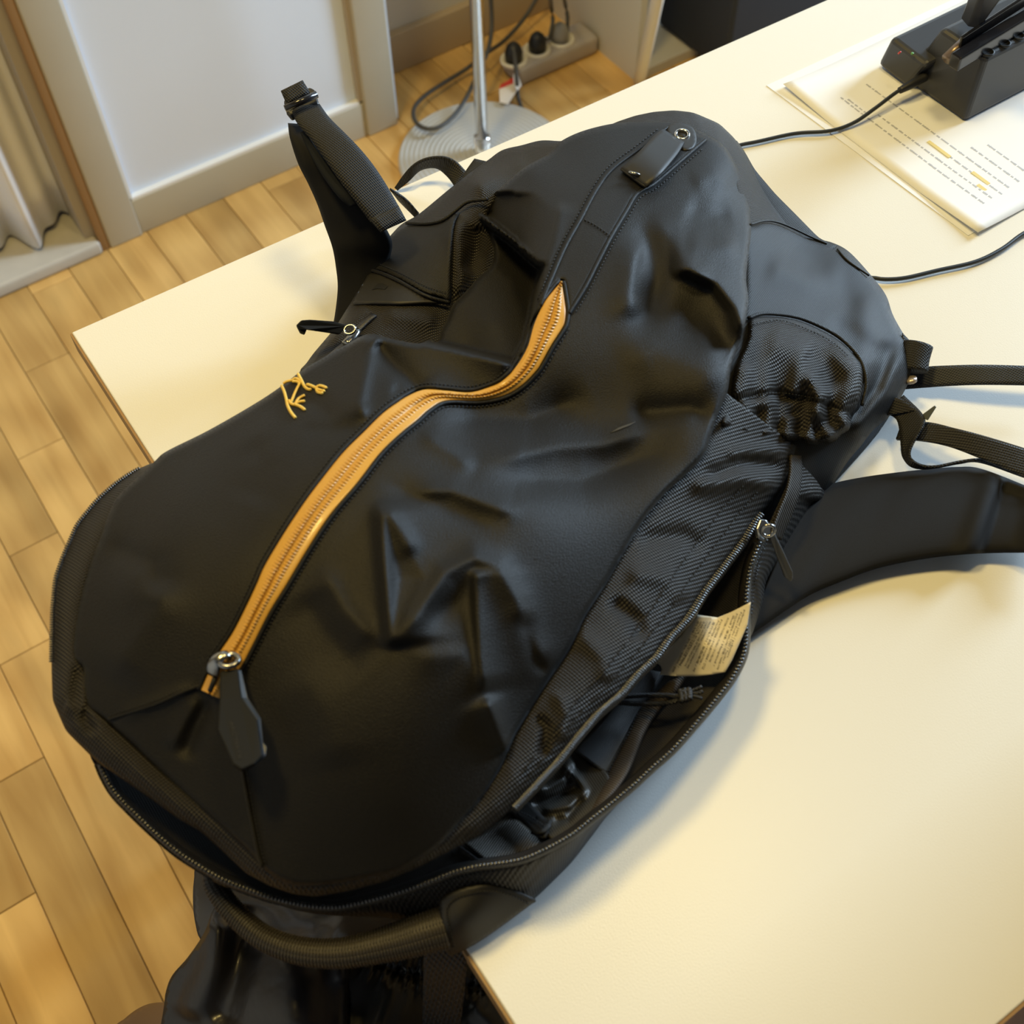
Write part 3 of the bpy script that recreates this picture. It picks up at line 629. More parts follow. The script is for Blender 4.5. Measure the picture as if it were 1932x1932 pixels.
# grommet tab and hanging loop
pad = sheet('grommet_tab', [(1261, 237), (1285, 232), (1306, 240), (1314, 258), (1311, 277), (1293, 284), (1276, 274), (1262, 256)], lambda x, y: HF(x, y) + .32, LEATH, bag, step=4, thick=.0016, hem=.1, hemw=4)
gc = np.array([1287, 254.0]); gcz = float(HF(gc[0], gc[1])[()]) + .42
def ringpx(name, c, z, R, r, m, parent, ax=(1, 0, 0), ay=(0, 1, 0), seg=40):
    P = [c + R * (math.cos(t) * np.array(ax) + math.sin(t) * np.array(ay)) for t in np.linspace(0, 2 * math.pi, seg + 1)]
    return tube(name, P, r, m, parent, seg=10, n=seg * 2, world=True)
g0 = U(1287, 254, gcz); nrm = (CAM - g0) / np.linalg.norm(CAM - g0); 
axx = np.cross(nrm, [0, 0, 1]); axx /= np.linalg.norm(axx); ayy = np.cross([0, 0, 1], axx)
ringpx('grommet', g0, 0, .0042, .0011, BRIGHT, pad, axx, np.array([ayy[0], ayy[1], -.1]))
lathe('grommet_hole', [(.0034, g0[2] - .0004), (.0034, g0[2] + .0001)], mat('hole_black', (.002, .002, .002), .6), g0, pad, 24)
lz = lambda x, y, dz: (x, y, float(np.ravel(HF(x, y))[0]) + dz)
loop = ribbon('hanging_loop', [lz(1251, 243, .35), lz(1236, 254, 1.0), lz(1212, 279, 1.5), lz(1192, 300, 1.3), lz(1172, 316, .75)],
              [lz(1291, 268, .4), lz(1279, 288, 1.0), lz(1254, 318, 1.5), lz(1236, 335, 1.3), lz(1219, 351, .7)], LEATH, bag, w=8, thick=.0018)
ribbon('loop_underside', [lz(1172, 316, .72), lz(1178, 318, .35), lz(1200, 300, .22)], [lz(1219, 351, .68), lz(1224, 348, .3), lz(1240, 330, .22)], LEATH, loop, w=8, thick=.0016)
rv = U(*lz(1197, 328, .95)); ringpx('rivet', rv, 0, .0030, .0011, CHROME, loop, (.6, -.75, -.1), (.35, .30, -.45)); ringpx('rivet', rv, 0, .0012, .0010, BRIGHT, loop, (.6, -.75, -.1), (.35, .30, -.45))
# ---- gold slider and puller
def px(P, z): return [U(x, y, z) for x, y in P]
def slab(name, P, z, th, m, parent, bev=.0006, tilt=None, **k):
    """flat moulded piece with a px outline, its own height(s) and real thickness in metres"""
    A = [U(p[0], p[1], (p[2] if len(p) > 2 else z)) for p in P]
    n = np.zeros(3)
    for i in range(len(A)): a, b = A[i], A[(i + 1) % len(A)]; n += np.cross(a, b)
    n /= np.linalg.norm(n)
    if n @ (CAM - A[0]) < 0: n = -n
    Bq = [p - n * th for p in A]; N = len(A)
    Fc = [tuple(range(N)), tuple(range(N, 2 * N))[::-1]] + [(i, N + i, N + (i + 1) % N, (i + 1) % N) for i in range(N)]
    o = mk(name, A + Bq, Fc, m, parent, smooth=False)
    bmx = bmesh.new(); bmx.from_mesh(o.data); bmesh.ops.recalc_face_normals(bmx, faces=bmx.faces); bmx.to_mesh(o.data); bmx.free()
    b = o.modifiers.new('b', 'BEVEL'); b.width = bev; b.segments = 3; b.limit_method = 'ANGLE'
    return o
zs = float(np.ravel(HF(425, 1250))[0])
tube('slider', [(401, 1272, zs + .3), (405, 1252, zs + .75), (418, 1238, zs + .95), (432, 1234, zs + .9), (434, 1242, zs + .5)], [.0034, .0040, .0034, .0022, .0016], CHROME, zip_, seg=14, flat=.55)
sg = tube('slider_slot', [(396, 1304, zs - 1.0 + .85), (402, 1288, zs + .15), (409, 1270, zs + .25)], .0012, mat('hole_black', (.002, .002, .002), .6), zip_, seg=8)
pull = slab('puller', [(415, 1266, zs + .75), (449, 1260, zs + .75), (456, 1316, zs + .7), (486, 1357, zs + .75), (496, 1425, zs + .8), (480, 1440, zs + .9), (455, 1452, zs + .95), (439, 1442, zs + .95), (410, 1376, zs + .95), (414, 1320, zs + .8)], 0, .0030, RUBBER, bag, .0009)
tag(pull, label='faceted black rubber zip puller with debossed lettering')
slab('puller_back', [(447, 1262, zs + .62), (456, 1264, zs + .5), (468, 1316, zs + .45), (493, 1355, zs + .45), (497, 1400, zs + .5), (504, 1408, zs + .5), (502, 1426, zs + .5), (482, 1440, zs + .6), (494, 1424, zs + .62), (484, 1358, zs + .58), (455, 1317, zs + .55)], 0, .0022, mat('blue_black_rubber', (.018, .024, .036), .4), pull, .0005)
ringpx('puller_ring', U(432, 1246, zs + .85), 0, .0044, .0013, CHROME, pull, (.82, -.56, 0), (.5, .65, -.2))
def text_mesh(name, s, size, m, parent, fn, kind=None, lab=None, extrude=0):
    cu = bpy.data.curves.new('t', 'FONT'); cu.body = s; cu.size = size; cu.resolution_u = 2
    o = bpy.data.objects.new('t', cu); C.objects.link(o); dg = bpy.context.evaluated_depsgraph_get(); me = bpy.data.meshes.new_from_object(o.evaluated_get(dg))
    bpy.data.objects.remove(o); V = [fn(v.co.x, v.co.y) for v in me.vertices]; Fc = [tuple(p.vertices) for p in me.polygons]
    return mk(name, V, Fc, m, parent, smooth=False, face_cam=True, kind=kind)
def puller_txt(x, y):                     # runs down the puller
    a, b = np.array([433, 1362.0]), np.array([452, 1440.0]); t = x / 5.7; p = a + (b - a) * t + np.array([10.0, -2.6]) * (y / 1.0)
    return U(p[0], p[1], zs + .75 + .2 * (p[1] - 1316) / 130 + .04)
text_mesh('puller_lettering', "ARC'TERYX", 1.0, mat('debossed_grey', (.003, .003, .003), .7), pull, puller_txt)
# ---- embroidered skeleton-bird fragments
eb = Bag_mesh()
for P in ([(562, 705), (569, 718), (574, 728), (580, 734), (586, 735)], [(579, 725), (588, 728), (596, 732)], [(596, 732), (602, 728), (609, 729), (616, 732)], [(596, 733), (603, 736), (612, 738)], [(597, 734), (600, 740), (608, 742)],
          [(550, 719), (557, 714), (564, 717), (569, 722)], [(552, 720), (560, 720), (565, 724), (561, 732), (555, 745), (550, 758)], [(531, 727), (536, 738), (540, 752), (543, 766), (549, 778), (557, 788)],
          [(545, 755), (549, 761), (556, 763), (564, 752), (575, 746)], [(557, 762), (566, 758), (575, 757)], [(556, 763), (566, 767), (575, 773)], [(534, 724), (541, 720), (550, 718)]):
    Q = cr(np.array(P, float), max(4, int(plen(P) / 1.3))); A = UN(np.column_stack([Q, HF(Q[:, 0], Q[:, 1]) + .09]))
    for i in range(len(A) - 1): eb.cap(A[i], A[i] * -.35 + A[i + 1] * 1.35, .0008 + .00018 * (i % 2))
eb.make('embroidery', GOLDE, front, label='gold thread embroidery of bird bones')
tube('scuff_mark', hz([(1153, 816), (1170, 808), (1186, 802), (1199, 796)], .03), [.0001, .0009, .0008, .0002], mat('pale_scuff', (.045, .045, .045), .7), front, seg=6, flat=.3)
# ---- woven rim round the bottom end, right side, cuff
RIM_O = [(1150, 236, 7.4), (1166, 229, 7.2), (1199, 218, 6.9), (1233, 211, 6.5), (1272, 208, 6.2), (1308, 212, 6), (1357, 233, 5.6), (1383, 258, 5.4), (1404, 284, 5.2), (1424, 320, 5), (1463, 366, 4.5), (1500, 403, 4)]
RIM_I = [(1150, 240, 7.6), (1181, 236, 7.8), (1233, 236, 7.8), (1285, 241, 7.8), (1308, 248, 7.9), (1336, 262, 8.0), (1358, 280, 8.0), (1380, 312, 8.0), (1400, 350, 8.1), (1406, 387, 8.2), (1408, 430, 8.3), (1412, 460, 8.6)]
def paired(name, A, B, m, parent, w=7, sub=5, dz=0, crown=0, **k):
    A, B = np.array(A, float), np.array(B, float); n = len(A); t = np.linspace(0, n - 1, (n - 1) * sub + 1)
    a = np.stack([np.interp(t, np.arange(n), A[:, q]) for q in range(3)], 1); b = np.stack([np.interp(t, np.arange(n), B[:, q]) for q in range(3)], 1); a[:, 2] += dz
    if crown: a[1:-1] = (a[:-2] + 2 * a[1:-1] + a[2:]) / 4; b[1:-1] = (b[:-2] + 2 * b[1:-1] + b[2:]) / 4
    u = np.linspace(0, 1, w); G = a[:, None] * (1 - u)[None, :, None] + b[:, None] * u[None, :, None]; G[:, :, 2] += crown * (4 * u * (1 - u))[None] ** .6
    return mk(name, UN(G.reshape(-1, 3)), [(i * w + j, i * w + j + 1, (i + 1) * w + j + 1, (i + 1) * w + j) for i in range(len(t) - 1) for j in range(w - 1)], m, parent, face_cam=True, **k)
RIM_O = RIM_O[:9] + [(1446, 366, 4.6), (1470, 400, 4.3), (1500, 432, 3.6), (1530, 452, 3.0)]
RIM_I = [(x + (0 if i < 4 else -5 if i < 7 else -12), y + (6 if i < 6 else 0), z - .2) for i, (x, y, z) in enumerate(RIM_I)] + [(1440, 470, 6.2)]
RIM_O.insert(9, (1424, 325, 5.0)); RIM_O = RIM_O[:9] + RIM_O[10:]
BE_O = [(1390, 265, 5.3), (1404, 284, 5.2), (1424, 320, 5), (1463, 366, 4.5), (1500, 403, 4), (1546, 450, 3.6), (1580, 463, 3.4)]
BE_I = [(1384, 270, 5.4), (1396, 300, 5.4), (1412, 338, 5.2), (1440, 380, 4.7), (1466, 420, 4.4), (1510, 460, 4.0), (1560, 480, 3.6)]
paired('back_edge', BE_O, BE_I, TWILL, bag, w=8, crown=.15, thick=.001, dz=-.05)
paired('bottom_rim', RIM_O, RIM_I, WOVEN, bag, w=12, crown=.5, thick=.001)
side_poly = [(1392, 425), (1418, 424), (1440, 417), (1462, 418), (1490, 428), (1530, 447), (1546, 452), (1571, 458), (1602, 475), (1643, 519), (1671, 556), (1683, 590), (1694, 612), (1707, 634), (1716, 652), (1718, 690), (1716, 717), (1702, 746), (1680, 783), (1647, 812), (1622, 844), (1600, 870), (1571, 913), (1555, 933), (1535, 936), (1500, 900), (1440, 860), (1380, 830), (1350, 800), (1365, 700), (1395, 600), (1400, 500), (1396, 450)]
hside = rbf([(1424,320,5),(1395,352,7.8),(1410,400,8.2),(1500,403,4),(1546,450,3.6),(1602,475,3.3),(1671,556,3),(1716,652,3),(1716,717,2.6),(1680,783,2.2),(1622,844,1.8),(1571,913,1.4),(1535,930,1.6),(1500,900,3.5),(1440,860,5.2),(1380,830,7.5),(1350,800,8.6),(1365,700,9.2),(1395,600,9.2),(1400,500,8.8),(1480,480,6.4),(1560,560,5.4),(1500,620,7.4),(1620,640,5.2),(1640,720,4.6),(1600,800,3.9),(1480,750,6.6)])
def hs2(x, y):
    z = hside(x, y)
    for P, a, w in (([(1440, 500), (1520, 530), (1600, 520)], .35, 26), ([(1470, 440), (1560, 520), (1640, 600)], -.3, 24), ([(1620, 540), (1640, 640), (1600, 760)], .4, 26), ([(1560, 600), (1650, 660), (1700, 660)], -.3, 20), ([(1700, 660), (1670, 740), (1600, 830)], .45, 12), ([(1690, 640), (1650, 730), (1590, 800)], -.25, 14)):
        d, _, t = dist(P, x, y); z = z + a * np.exp(-(d / w) ** 2) * smooth01(t / .2) * smooth01((1 - t) / .2)
    return z
sidep = sheet('side_panel', side_poly, hs2, TWILL, bag, step=7, thick=.001, hem=.5, hemw=12)
tube('side_seam', [(x, y, float(hs2(np.array([x]), np.array([y]))[0]) + .08) for x, y in [(1415, 424), (1440, 417), (1462, 418), (1490, 428), (1530, 447), (1560, 460)]], .0007, THREAD, sidep, seg=6)
tube('side_seam', [(x, y, float(hs2(np.array([x]), np.array([y]))[0]) + .10) for x, y in [(1580, 470), (1600, 492), (1640, 520)]], .0007, THREAD, sidep, seg=6)
# gathered pocket
pk_poly = [(1410, 600), (1440, 592), (1490, 596), (1530, 608), (1580, 634), (1618, 668), (1632, 695), (1634, 730), (1626, 765), (1606, 790), (1604, 806), (1588, 826), (1560, 838), (1530, 838), (1500, 832), (1460, 828), (1435, 826), (1410, 822), (1385, 812), (1358, 806), (1356, 790), (1372, 745), (1384, 690), (1404, 640)]
def hpk(x, y):
    z = hside(x, y) + .75
    d, _, t = dist([(1360, 795), (1400, 815), (1470, 828), (1540, 836), (1600, 800)], x, y)
    k = np.exp(-(d / 34) ** 2); z = z + .30 * k * np.sin(t * 2 * math.pi * 6.2 + .4) + .55 * np.exp(-(d / 12) ** 2) - .2
    d2, _, t2 = dist([(1362, 770), (1400, 752), (1470, 742), (1540, 760), (1600, 780)], x, y)
    z = z - .25 * np.exp(-(d2 / 9) ** 2) + .20 * np.exp(-(d2 / 45) ** 2) * np.sin(t2 * 2 * math.pi * 5.2 + 2)
    for P, a, w in (([(1440, 640), (1500, 660), (1540, 720)], .35, 30), ([(1510, 670), (1560, 690), (1580, 740)], -.35, 24), ([(1560, 650), (1610, 700), (1610, 770)], .3, 20), ([(1400, 680), (1420, 730), (1440, 780)], .3, 16), ([(1520, 700), (1545, 750), (1545, 800)], .45, 13), ([(1490, 740), (1495, 790)], -.4, 12)):
        dd, _, tt = dist(P, x, y); z = z + a * np.exp(-(dd / w) ** 2) * smooth01(tt / .2) * smooth01((1 - tt) / .2)
    return z
pock = sheet('side_pocket', pk_poly, hpk, WOVEN, bag, step=5, thick=.0012, hem=.9, hemw=12); tag(pock, label='woven side pocket with gathered elastic hem')
zz = lambda P, f, dz: [(x, y, float(f(np.array([float(x)]), np.array([float(y)]))[0]) + dz) for x, y in P]
tube('pocket_piping', zz([(1412, 600), (1440, 592), (1490, 596), (1530, 608), (1580, 634), (1616, 668), (1631, 698), (1634, 730), (1626, 765)], hpk, -.25), .0011, TWILL, pock, seg=8)
stitches('pocket_stitching', [(1420, 612), (1470, 604), (1520, 620), (1570, 645), (1600, 672)], hpk, pock, 6)
stitches('pocket_stitching', [(1385, 765), (1430, 745), (1480, 742), (1530, 750), (1560, 752)], hpk, pock, 6)
# lower side: cuff between the front seam and the flap zip
CUFF_I = [(1368, 740, 9.6), (1350, 790, 9.4), (1338, 824, 9.3), (1325, 861, 9.3), (1288, 899, 9.3), (1251, 933, 9.3), (1208, 987, 9.2), (1171, 1049, 9.1), (1137, 1108, 8.9), (1099, 1167, 8.7), (1075, 1223, 8.5), (1034, 1282, 8.2), (993, 1349, 7.9), (967, 1391, 7.7), (947, 1440, 7.5), (906, 1505, 7.1), (872, 1544, 6.9), (829, 1590, 6.7), (786, 1620, 6.4), (743, 1642, 6.2), (681, 1655, 6.1), (616, 1666, 6.0), (563, 1666, 6.1), (528, 1655, 6.2), (498, 1633, 6.3), (468, 1600, 6.4), (425, 1561, 6.7), (361, 1505, 7.0), (293, 1441, 7.2), (251, 1400, 7.4), (198, 1354, 7.7), (166, 1331, 7.7), (163, 1305, 7.7), (161, 1265, 7.7), (144, 1243, 7.7), (142, 1209, 7.7), (154, 1135, 7.7), (171, 1073, 7.7), (195, 1011, 7.7), (212, 965, 7.6), (231, 932, 7.5), (262, 898, 7.3), (296, 872, 7.0)]
CUFF_O = [(1502, 842, 4.6), (1497, 862, 4.4), (1490, 884, 4.3), (1475, 920, 4.3), (1446, 958, 4.2), (1425, 982, 4.3), (1404, 1015, 4.6), (1366, 1065, 5.1), (1326, 1117, 5.7), (1295, 1167, 6.1), (1258, 1207, 6.5), (1236, 1239, 6.7), (1199, 1273, 6.9), (1168, 1310, 7.0), (1124, 1347, 7.0), (1081, 1397, 6.9), (1047, 1440, 6.7), (1000, 1490, 6.5), (950, 1542, 6.2), (908, 1575, 6.0), (852, 1604, 5.8), (789, 1637, 5.5), (724, 1664, 5.3), (659, 1681, 5.2), (595, 1692, 5.2), (552, 1687, 5.2), (508, 1671, 5.3), (465, 1648, 5.4), (422, 1608, 5.6), (379, 1569, 5.8), (336, 1545, 6.0), (293, 1513, 6.2), (250, 1483, 6.4), (182, 1437, 6.6), (124, 1379, 6.8), (99, 1321, 6.9), (97, 1259, 6.9), (99, 1155, 6.9), (104, 1093, 6.8), (118, 1052, 6.7), (145, 990, 6.5), (182, 944, 6.2), (219, 911, 6.0), (257, 886, 5.8), (290, 872, 5.8)]
def arc_match(A, B, n):
    return cr(A, n), cr(B, n)
# split in three so both edges stay matched
def cprof(t, u): return .10 * np.sin(t * 60) * np.sin(u * math.pi) + .18 * np.sin(t * 23 + u * 3) * np.sin(u * math.pi)
segs = [(0, 13, 0, 18), (12, 25, 17, 30), (24, 42, 29, 44)]
names = []
def near(A, p): return int(np.argmin([(a[0] - p[0]) ** 2 + (a[1] - p[1]) ** 2 for a in A]))
cuts = [((1368, 740), (1502, 842)), ((1288, 899), (1446, 958)), ((1099, 1167), (1236, 1239)), ((993, 1349), (1047, 1440)), ((872, 1544), (908, 1575)), ((681, 1655), (659, 1681)), ((528, 1655), (508, 1671)), ((361, 1505), (336, 1545)), ((198, 1354), (124, 1379)), ((154, 1135), (99, 1155)), ((212, 965), (182, 944)), ((296, 872), (290, 872))]
AL, AR = [], []
for (p, q), (p2, q2) in zip(cuts[:-1], cuts[1:]):
    a = np.array(CUFF_I[near(CUFF_I, p):near(CUFF_I, p2) + 1], float); b = np.array(CUFF_O[near(CUFF_O, q):near(CUFF_O, q2) + 1], float)
    n = max(4, int(max(plen(a), plen(b)) / 5))
    def lin(Z):
        s = np.r_[0, np.cumsum(np.linalg.norm(np.diff(Z[:, :2], axis=0), axis=1))]; u = np.linspace(0, s[-1], n)
        return np.stack([np.interp(u, s, Z[:, k]) for k in range(3)], 1)[:-1]
    AL.append(lin(a)); AR.append(lin(b))
AL, AR = np.vstack(AL), np.vstack(AR)
def sm(A, k=3):
    A = A.copy()
    for _ in range(k): A[1:-1] = (A[:-2] + 2 * A[1:-1] + A[2:]) / 4
    return A
AL, AR = sm(AL), sm(AR); N_ = len(AL); w = 17; u = np.linspace(0, 1, w)
G = AL[:, None] * (1 - u)[None, :, None] + AR[:, None] * u[None, :, None]
wid = np.linalg.norm(AL[:, :2] - AR[:, :2], axis=1); tt = np.arange(N_)[:, None]
G[:, :, 2] += (np.minimum(wid / 60, 1.3)[:, None] * .42) * (4 * u * (1 - u))[None] ** .7
cx_, cy_ = G[:, :, 0].ravel(), G[:, :, 1].ravel(); zadd = np.zeros(len(cx_))
for P, a, ww in (([(1370, 860), (1420, 850), (1490, 850)], .3, 12), ([(1330, 900), (1400, 870), (1480, 880)], -.35, 12), ([(1300, 920), (1400, 905), (1470, 915)], .3, 14), ([(1200, 1020), (1290, 1010), (1330, 1040)], -.3, 18), ([(1180, 1080), (1260, 1090), (1290, 1140)], .3, 20), ([(1150, 1130), (1200, 1170), (1210, 1210)], -.35, 16), ([(1090, 1190), (1140, 1240), (1150, 1290)], .25, 18), ([(1010, 1350), (1030, 1370), (1025, 1430)], -.3, 10), ([(1050, 1300), (1070, 1350), (1060, 1400)], .2, 14), ([(240, 1440), (330, 1520), (420, 1590)], .15, 14), ([(150, 1250), (140, 1320), (180, 1390)], -.35, 12), ([(160, 1340), (120, 1330)], .3, 14)):
    d, _, t = dist(P, cx_, cy_); zadd += a * np.exp(-(d / ww) ** 2) * smooth01(t / .15) * smooth01((1 - t) / .15)
G[:, :, 2] += zadd.reshape(N_, w)
cuff = mk('zip_cuff', UN(G.reshape(-1, 3)), [(i * w + j, i * w + j + 1, (i + 1) * w + j + 1, (i + 1) * w + j) for i in range(N_ - 1) for j in range(w - 1)], WOVEN, bag, thick=.0012, face_cam=True)
tag(cuff, label='coarsely woven cuff along the open flap zip')
GI = G[:, :, :]
def cuffline(uu, a, b):
    j = uu * (w - 1); j0 = int(j); f = j - j0; Q = GI[a:b, j0] * (1 - f) + GI[a:b, min(j0 + 1, w - 1)] * f; return Q
for uu in (.62, .80):
    Q = cuffline(uu, int(N_ * .06), int(N_ * .36)); s = plen(Q); n = int(s / 7); Q = cr(Q[::6], n); A = UN(Q + [0, 0, .06]); b_ = Bag_mesh()
    for i in range(n - 1): b_.cap(A[i] * .8 + A[i + 1] * .2, A[i] * .15 + A[i + 1] * .85, .0004)
    b_.make('cuff_stitching', THREAD, cuff, kind='stuff')
# glossy zip tape and coil on the flap edge
FL = AR.copy(); s0 = near([tuple(a) for a in FL], (1436, 972)); s1 = near([tuple(a) for a in FL], (960, 1532))
Q = FL[s0:s1]; Q1 = Q.copy(); Q1[:, :2] = offs(Q, -2); Q2 = Q.copy(); 
T_ = np.gradient(Q[:, :2], axis=0); T_ /= np.linalg.norm(T_, axis=1)[:, None]; Nn = np.stack([-T_[:, 1], T_[:, 0]], 1)
if (Nn[len(Nn) // 2] @ np.array([1, 1])) < 0: Nn = -Nn
fade = np.clip(np.minimum(np.arange(len(Q)) / 12, 1), .25, 1)[:, None]
Q1 = np.column_stack([Q[:, :2] - 2 * Nn, Q[:, 2] + .05]); Q2 = np.column_stack([Q[:, :2] + 13 * fade * Nn, Q[:, 2] - .9])
tape = ribbon('flap_zip_tape', Q1[::4], Q2[::4], TAPEB, bag, w=9, crown=.25, thick=.001, prof=lambda t, u: .03 * np.sin(t * 900) * (u > .35))
Q3 = np.column_stack([Q[:, :2] + 3 * fade * Nn, Q[:, 2] + .12])[::3]
def coil(name, P, pitch, r, m, parent, wid=.0016, up=.0006):
    n = int(plen(P) / pitch); A = UN(cr(P, n + 1)); b_ = Bag_mesh(); T = np.gradient(A, axis=0)
    for i in range(n):
        t = T[i] / np.linalg.norm(T[i]); v = (CAM - A[i]); v /= np.linalg.norm(v); s = np.cross(t, v); s /= np.linalg.norm(s); vv = np.cross(s, t)
        b_.cap(A[i] - s * wid, A[i] + s * wid + t * .0002, r)
    return b_.make(name, m, parent, kind='stuff')
coil('zip_coil', Q3, 4.8, .00080, ZIPB, tape, .0024)
e0 = near([tuple(a) for a in FL], (97, 1250)); e1 = len(FL) - 2
coil('zip_coil', FL[e0:e1:4] + [0, 0, .35], 4.6, .0006, ZIPB, cuff, .0013)
# ---- lower body: interior, rail, outer wall
RAIL = [(1441, 1012, 4.4), (1432, 1027, 4.3), (1416, 1068, 4.1), (1410, 1102, 4.0), (1407, 1136, 4), (1407, 1198, 4), (1401, 1239, 4), (1379, 1282, 4.1), (1342, 1330, 4.2), (1297, 1383, 4.4), (1265, 1418, 4.5), (1232, 1447, 4.5), (1193, 1483, 4.5), (1153, 1516, 4.5), (1111, 1549, 4.7), (1078, 1575, 4.8), (1029, 1603, 4.9), (983, 1622, 4.9), (939, 1630, 4.8), (896, 1636, 4.6), (853, 1647, 4.4), (810, 1664, 4.2), (767, 1679, 4), (724, 1692, 3.8), (681, 1703, 3.6), (638, 1711, 3.5), (595, 1710, 3.5), (552, 1703, 3.5), (508, 1692, 3.5), (465, 1677, 3.6), (422, 1660, 3.8), (379, 1636, 4), (336, 1608, 4.2), (293, 1572, 4.5), (250, 1531, 4.9), (217, 1496, 5.2), (199, 1465, 5.5), (188, 1440, 5.7)]
RAIL = np.array(RAIL, float)
rail = tube('opening_zip_tape', RAIL, .0014, TAPEB, bag, seg=10, n=420, flat=.7)
T_ = np.gradient(RAIL[:, :2], axis=0); T_ /= np.linalg.norm(T_, axis=1)[:, None]; NR = np.stack([T_[:, 1], -T_[:, 0]], 1)
if NR[20] @ np.array([1, 1]) < 0: NR = -NR          # outward (down / right)
coil('zip_teeth', np.column_stack([RAIL[:, :2], RAIL[:, 2] + .20]), 7.2, .00105, ZIPB, rail, .0013)
RO = np.column_stack([RAIL[:, :2] + 4.5 * NR, RAIL[:, 2] - .05]); RO2 = np.column_stack([RAIL[:, :2] + 9.5 * NR, RAIL[:, 2] - .55])
ribbon('zip_piping', RO, RO2, mat('olive_grey_binding', (.030, .028, .022), .5), rail, w=5, crown=.15, thick=.001)
RIi = np.column_stack([RAIL[:, :2] - 4 * NR, RAIL[:, 2] - .05]); RIj = np.column_stack([RAIL[:, :2] - 15 * NR, RAIL[:, 2] - 1.3])
ribbon('inner_zip_tape', RIi[1:], RIj[1:], LINER, rail, w=6, crown=.2, thick=.001)
WALL_B = [(1441, 1035, 3.2), (1440, 1065, 2.8), (1432, 1090, 2.4), (1438, 1134, 1.6), (1424, 1180, .9), (1411, 1214, .6), (1399, 1262, .4), (1372, 1308, .3), (1329, 1358, .3), (1285, 1400, .3), (1240, 1447, .3), (1199, 1484, .3), (1147, 1538, .3), (1121, 1572, .3), (1081, 1624, .3), (1049, 1657, .3), (1009, 1695, .3), (975, 1722, .3), (930, 1744, .3), (880, 1752, .3), (829, 1748, .4), (780, 1742, .6), (718, 1731, .9), (660, 1729, 1.0), (614, 1726, 1.1), (560, 1718, 1.4), (490, 1695, 2.0), (430, 1671, 2.4), (378, 1645, 2.8), (336, 1617, 3.2), (293, 1582, 3.6), (250, 1541, 4.1), (217, 1506, 4.4), (190, 1470, 4.9), (180, 1440, 5.2)]
wall = ribbon('lower_body', np.column_stack([RAIL[:, :2] + 7 * NR, RAIL[:, 2] - .35]), WALL_B, WOVEN, bag, w=11, crown=.3, thick=.001)
INT = [(1441, 1010), (1412, 1100), (1408, 1198), (1401, 1239), (1342, 1330), (1265, 1418), (1193, 1483), (1111, 1549), (1029, 1603), (939, 1630), (853, 1647), (767, 1679), (681, 1703), (595, 1710), (508, 1692), (422, 1660), (336, 1608), (250, 1531), (199, 1465), (170, 1420), (160, 1330), (240, 1330), (360, 1430), (520, 1560), (640, 1590), (760, 1560), (860, 1450), (940, 1330), (1040, 1180), (1160, 1080), (1300, 1020), (1400, 970)]
hint = rbf([(1441,1010,3.6),(1412,1100,3.0),(1401,1239,2.8),(1342,1330,2.8),(1265,1418,2.9),(1193,1483,3.0),(1111,1549,3.1),(1029,1603,3.3),(939,1630,3.3),(853,1647,3),(767,1679,2.8),(681,1703,2.5),(508,1692,2.4),(422,1660,2.7),(336,1608,3.2),(250,1531,3.8),(199,1465,4.4),(160,1330,4.5),(240,1330,3),(360,1430,2),(520,1560,1.4),(640,1590,1.3),(760,1560,1.2),(860,1450,1.0),(940,1330,1.0),(1040,1180,1.0),(1160,1080,1.2),(1300,1020,1.6),(1400,970,2.4),(1300,1200,1.5),(1200,1350,1.5),(1080,1480,1.6),(950,1570,1.9)])
inner = sheet('lining', INT, hint, LINER, bag, step=9, thick=.001)
# wide mesh strap, ribbed brown tape, satin pocket, tab, flat pocket
def on(P, dz, f=hint): return [(x, y, float(f(np.array([float(x)]), np.array([float(y)]))[0]) + dz) for x, y in P]
ribbon('mesh_band', on([(1190, 1255), (1165, 1320), (1127, 1369), (1081, 1415)], .9), on([(1255, 1270), (1225, 1320), (1193, 1372), (1147, 1462)], .6), mat('grey_mesh', (.030, .031, .033), .5, weave=(.0012, .0012, .0003, .3, .5)), bag, w=10, crown=.3, thick=.001)
gt = ribbon('ribbed_binding', on([(1262, 1285), (1245, 1300), (1206, 1336), (1186, 1384), (1144, 1464), (1101, 1549), (1070, 1572)], .75), on([(1300, 1270), (1281, 1300), (1248, 1336), (1217, 1384), (1183, 1464), (1135, 1527), (1108, 1552)], .55), mat('brown_ribbed_tape', (.040, .029, .018), .55, weave=(.0013, None, .0005, -.35, .4)), bag, w=12, crown=.25, thick=.001)
stitches('binding_stitching', [(1243, 1305), (1207, 1340), (1186, 1384), (1144, 1464), (1103, 1546)], hint, gt, 6, lift=.85)
def hsat(x, y):
    z = hint(x, y) + .9
    for P, a, w_ in (([(1010, 1500), (1060, 1470), (1080, 1430)], .35, 8), ([(1000, 1525), (1050, 1505), (1100, 1480)], -.35, 8), ([(1020, 1530), (1075, 1520), (1110, 1490)], .35, 7), ([(1040, 1550), (1070, 1545), (1100, 1500)], -.3, 7), ([(1060, 1440), (1090, 1470), (1110, 1500)], .3, 7), ([(990, 1510), (1030, 1480)], .3, 6)):
        d, _, t = dist(P, x, y); z = z + a * np.exp(-(d / w_) ** 2) * smooth01(t / .15) * smooth01((1 - t) / .15)
    return z
sheet('satin_pocket', [(1082, 1412), (1110, 1436), (1147, 1462), (1140, 1495), (1118, 1540), (1094, 1562), (1060, 1585), (1035, 1578), (1000, 1540), (960, 1530), (990, 1500), (1040, 1450)], hsat, SATIN, bag, step=4, thick=.0008)
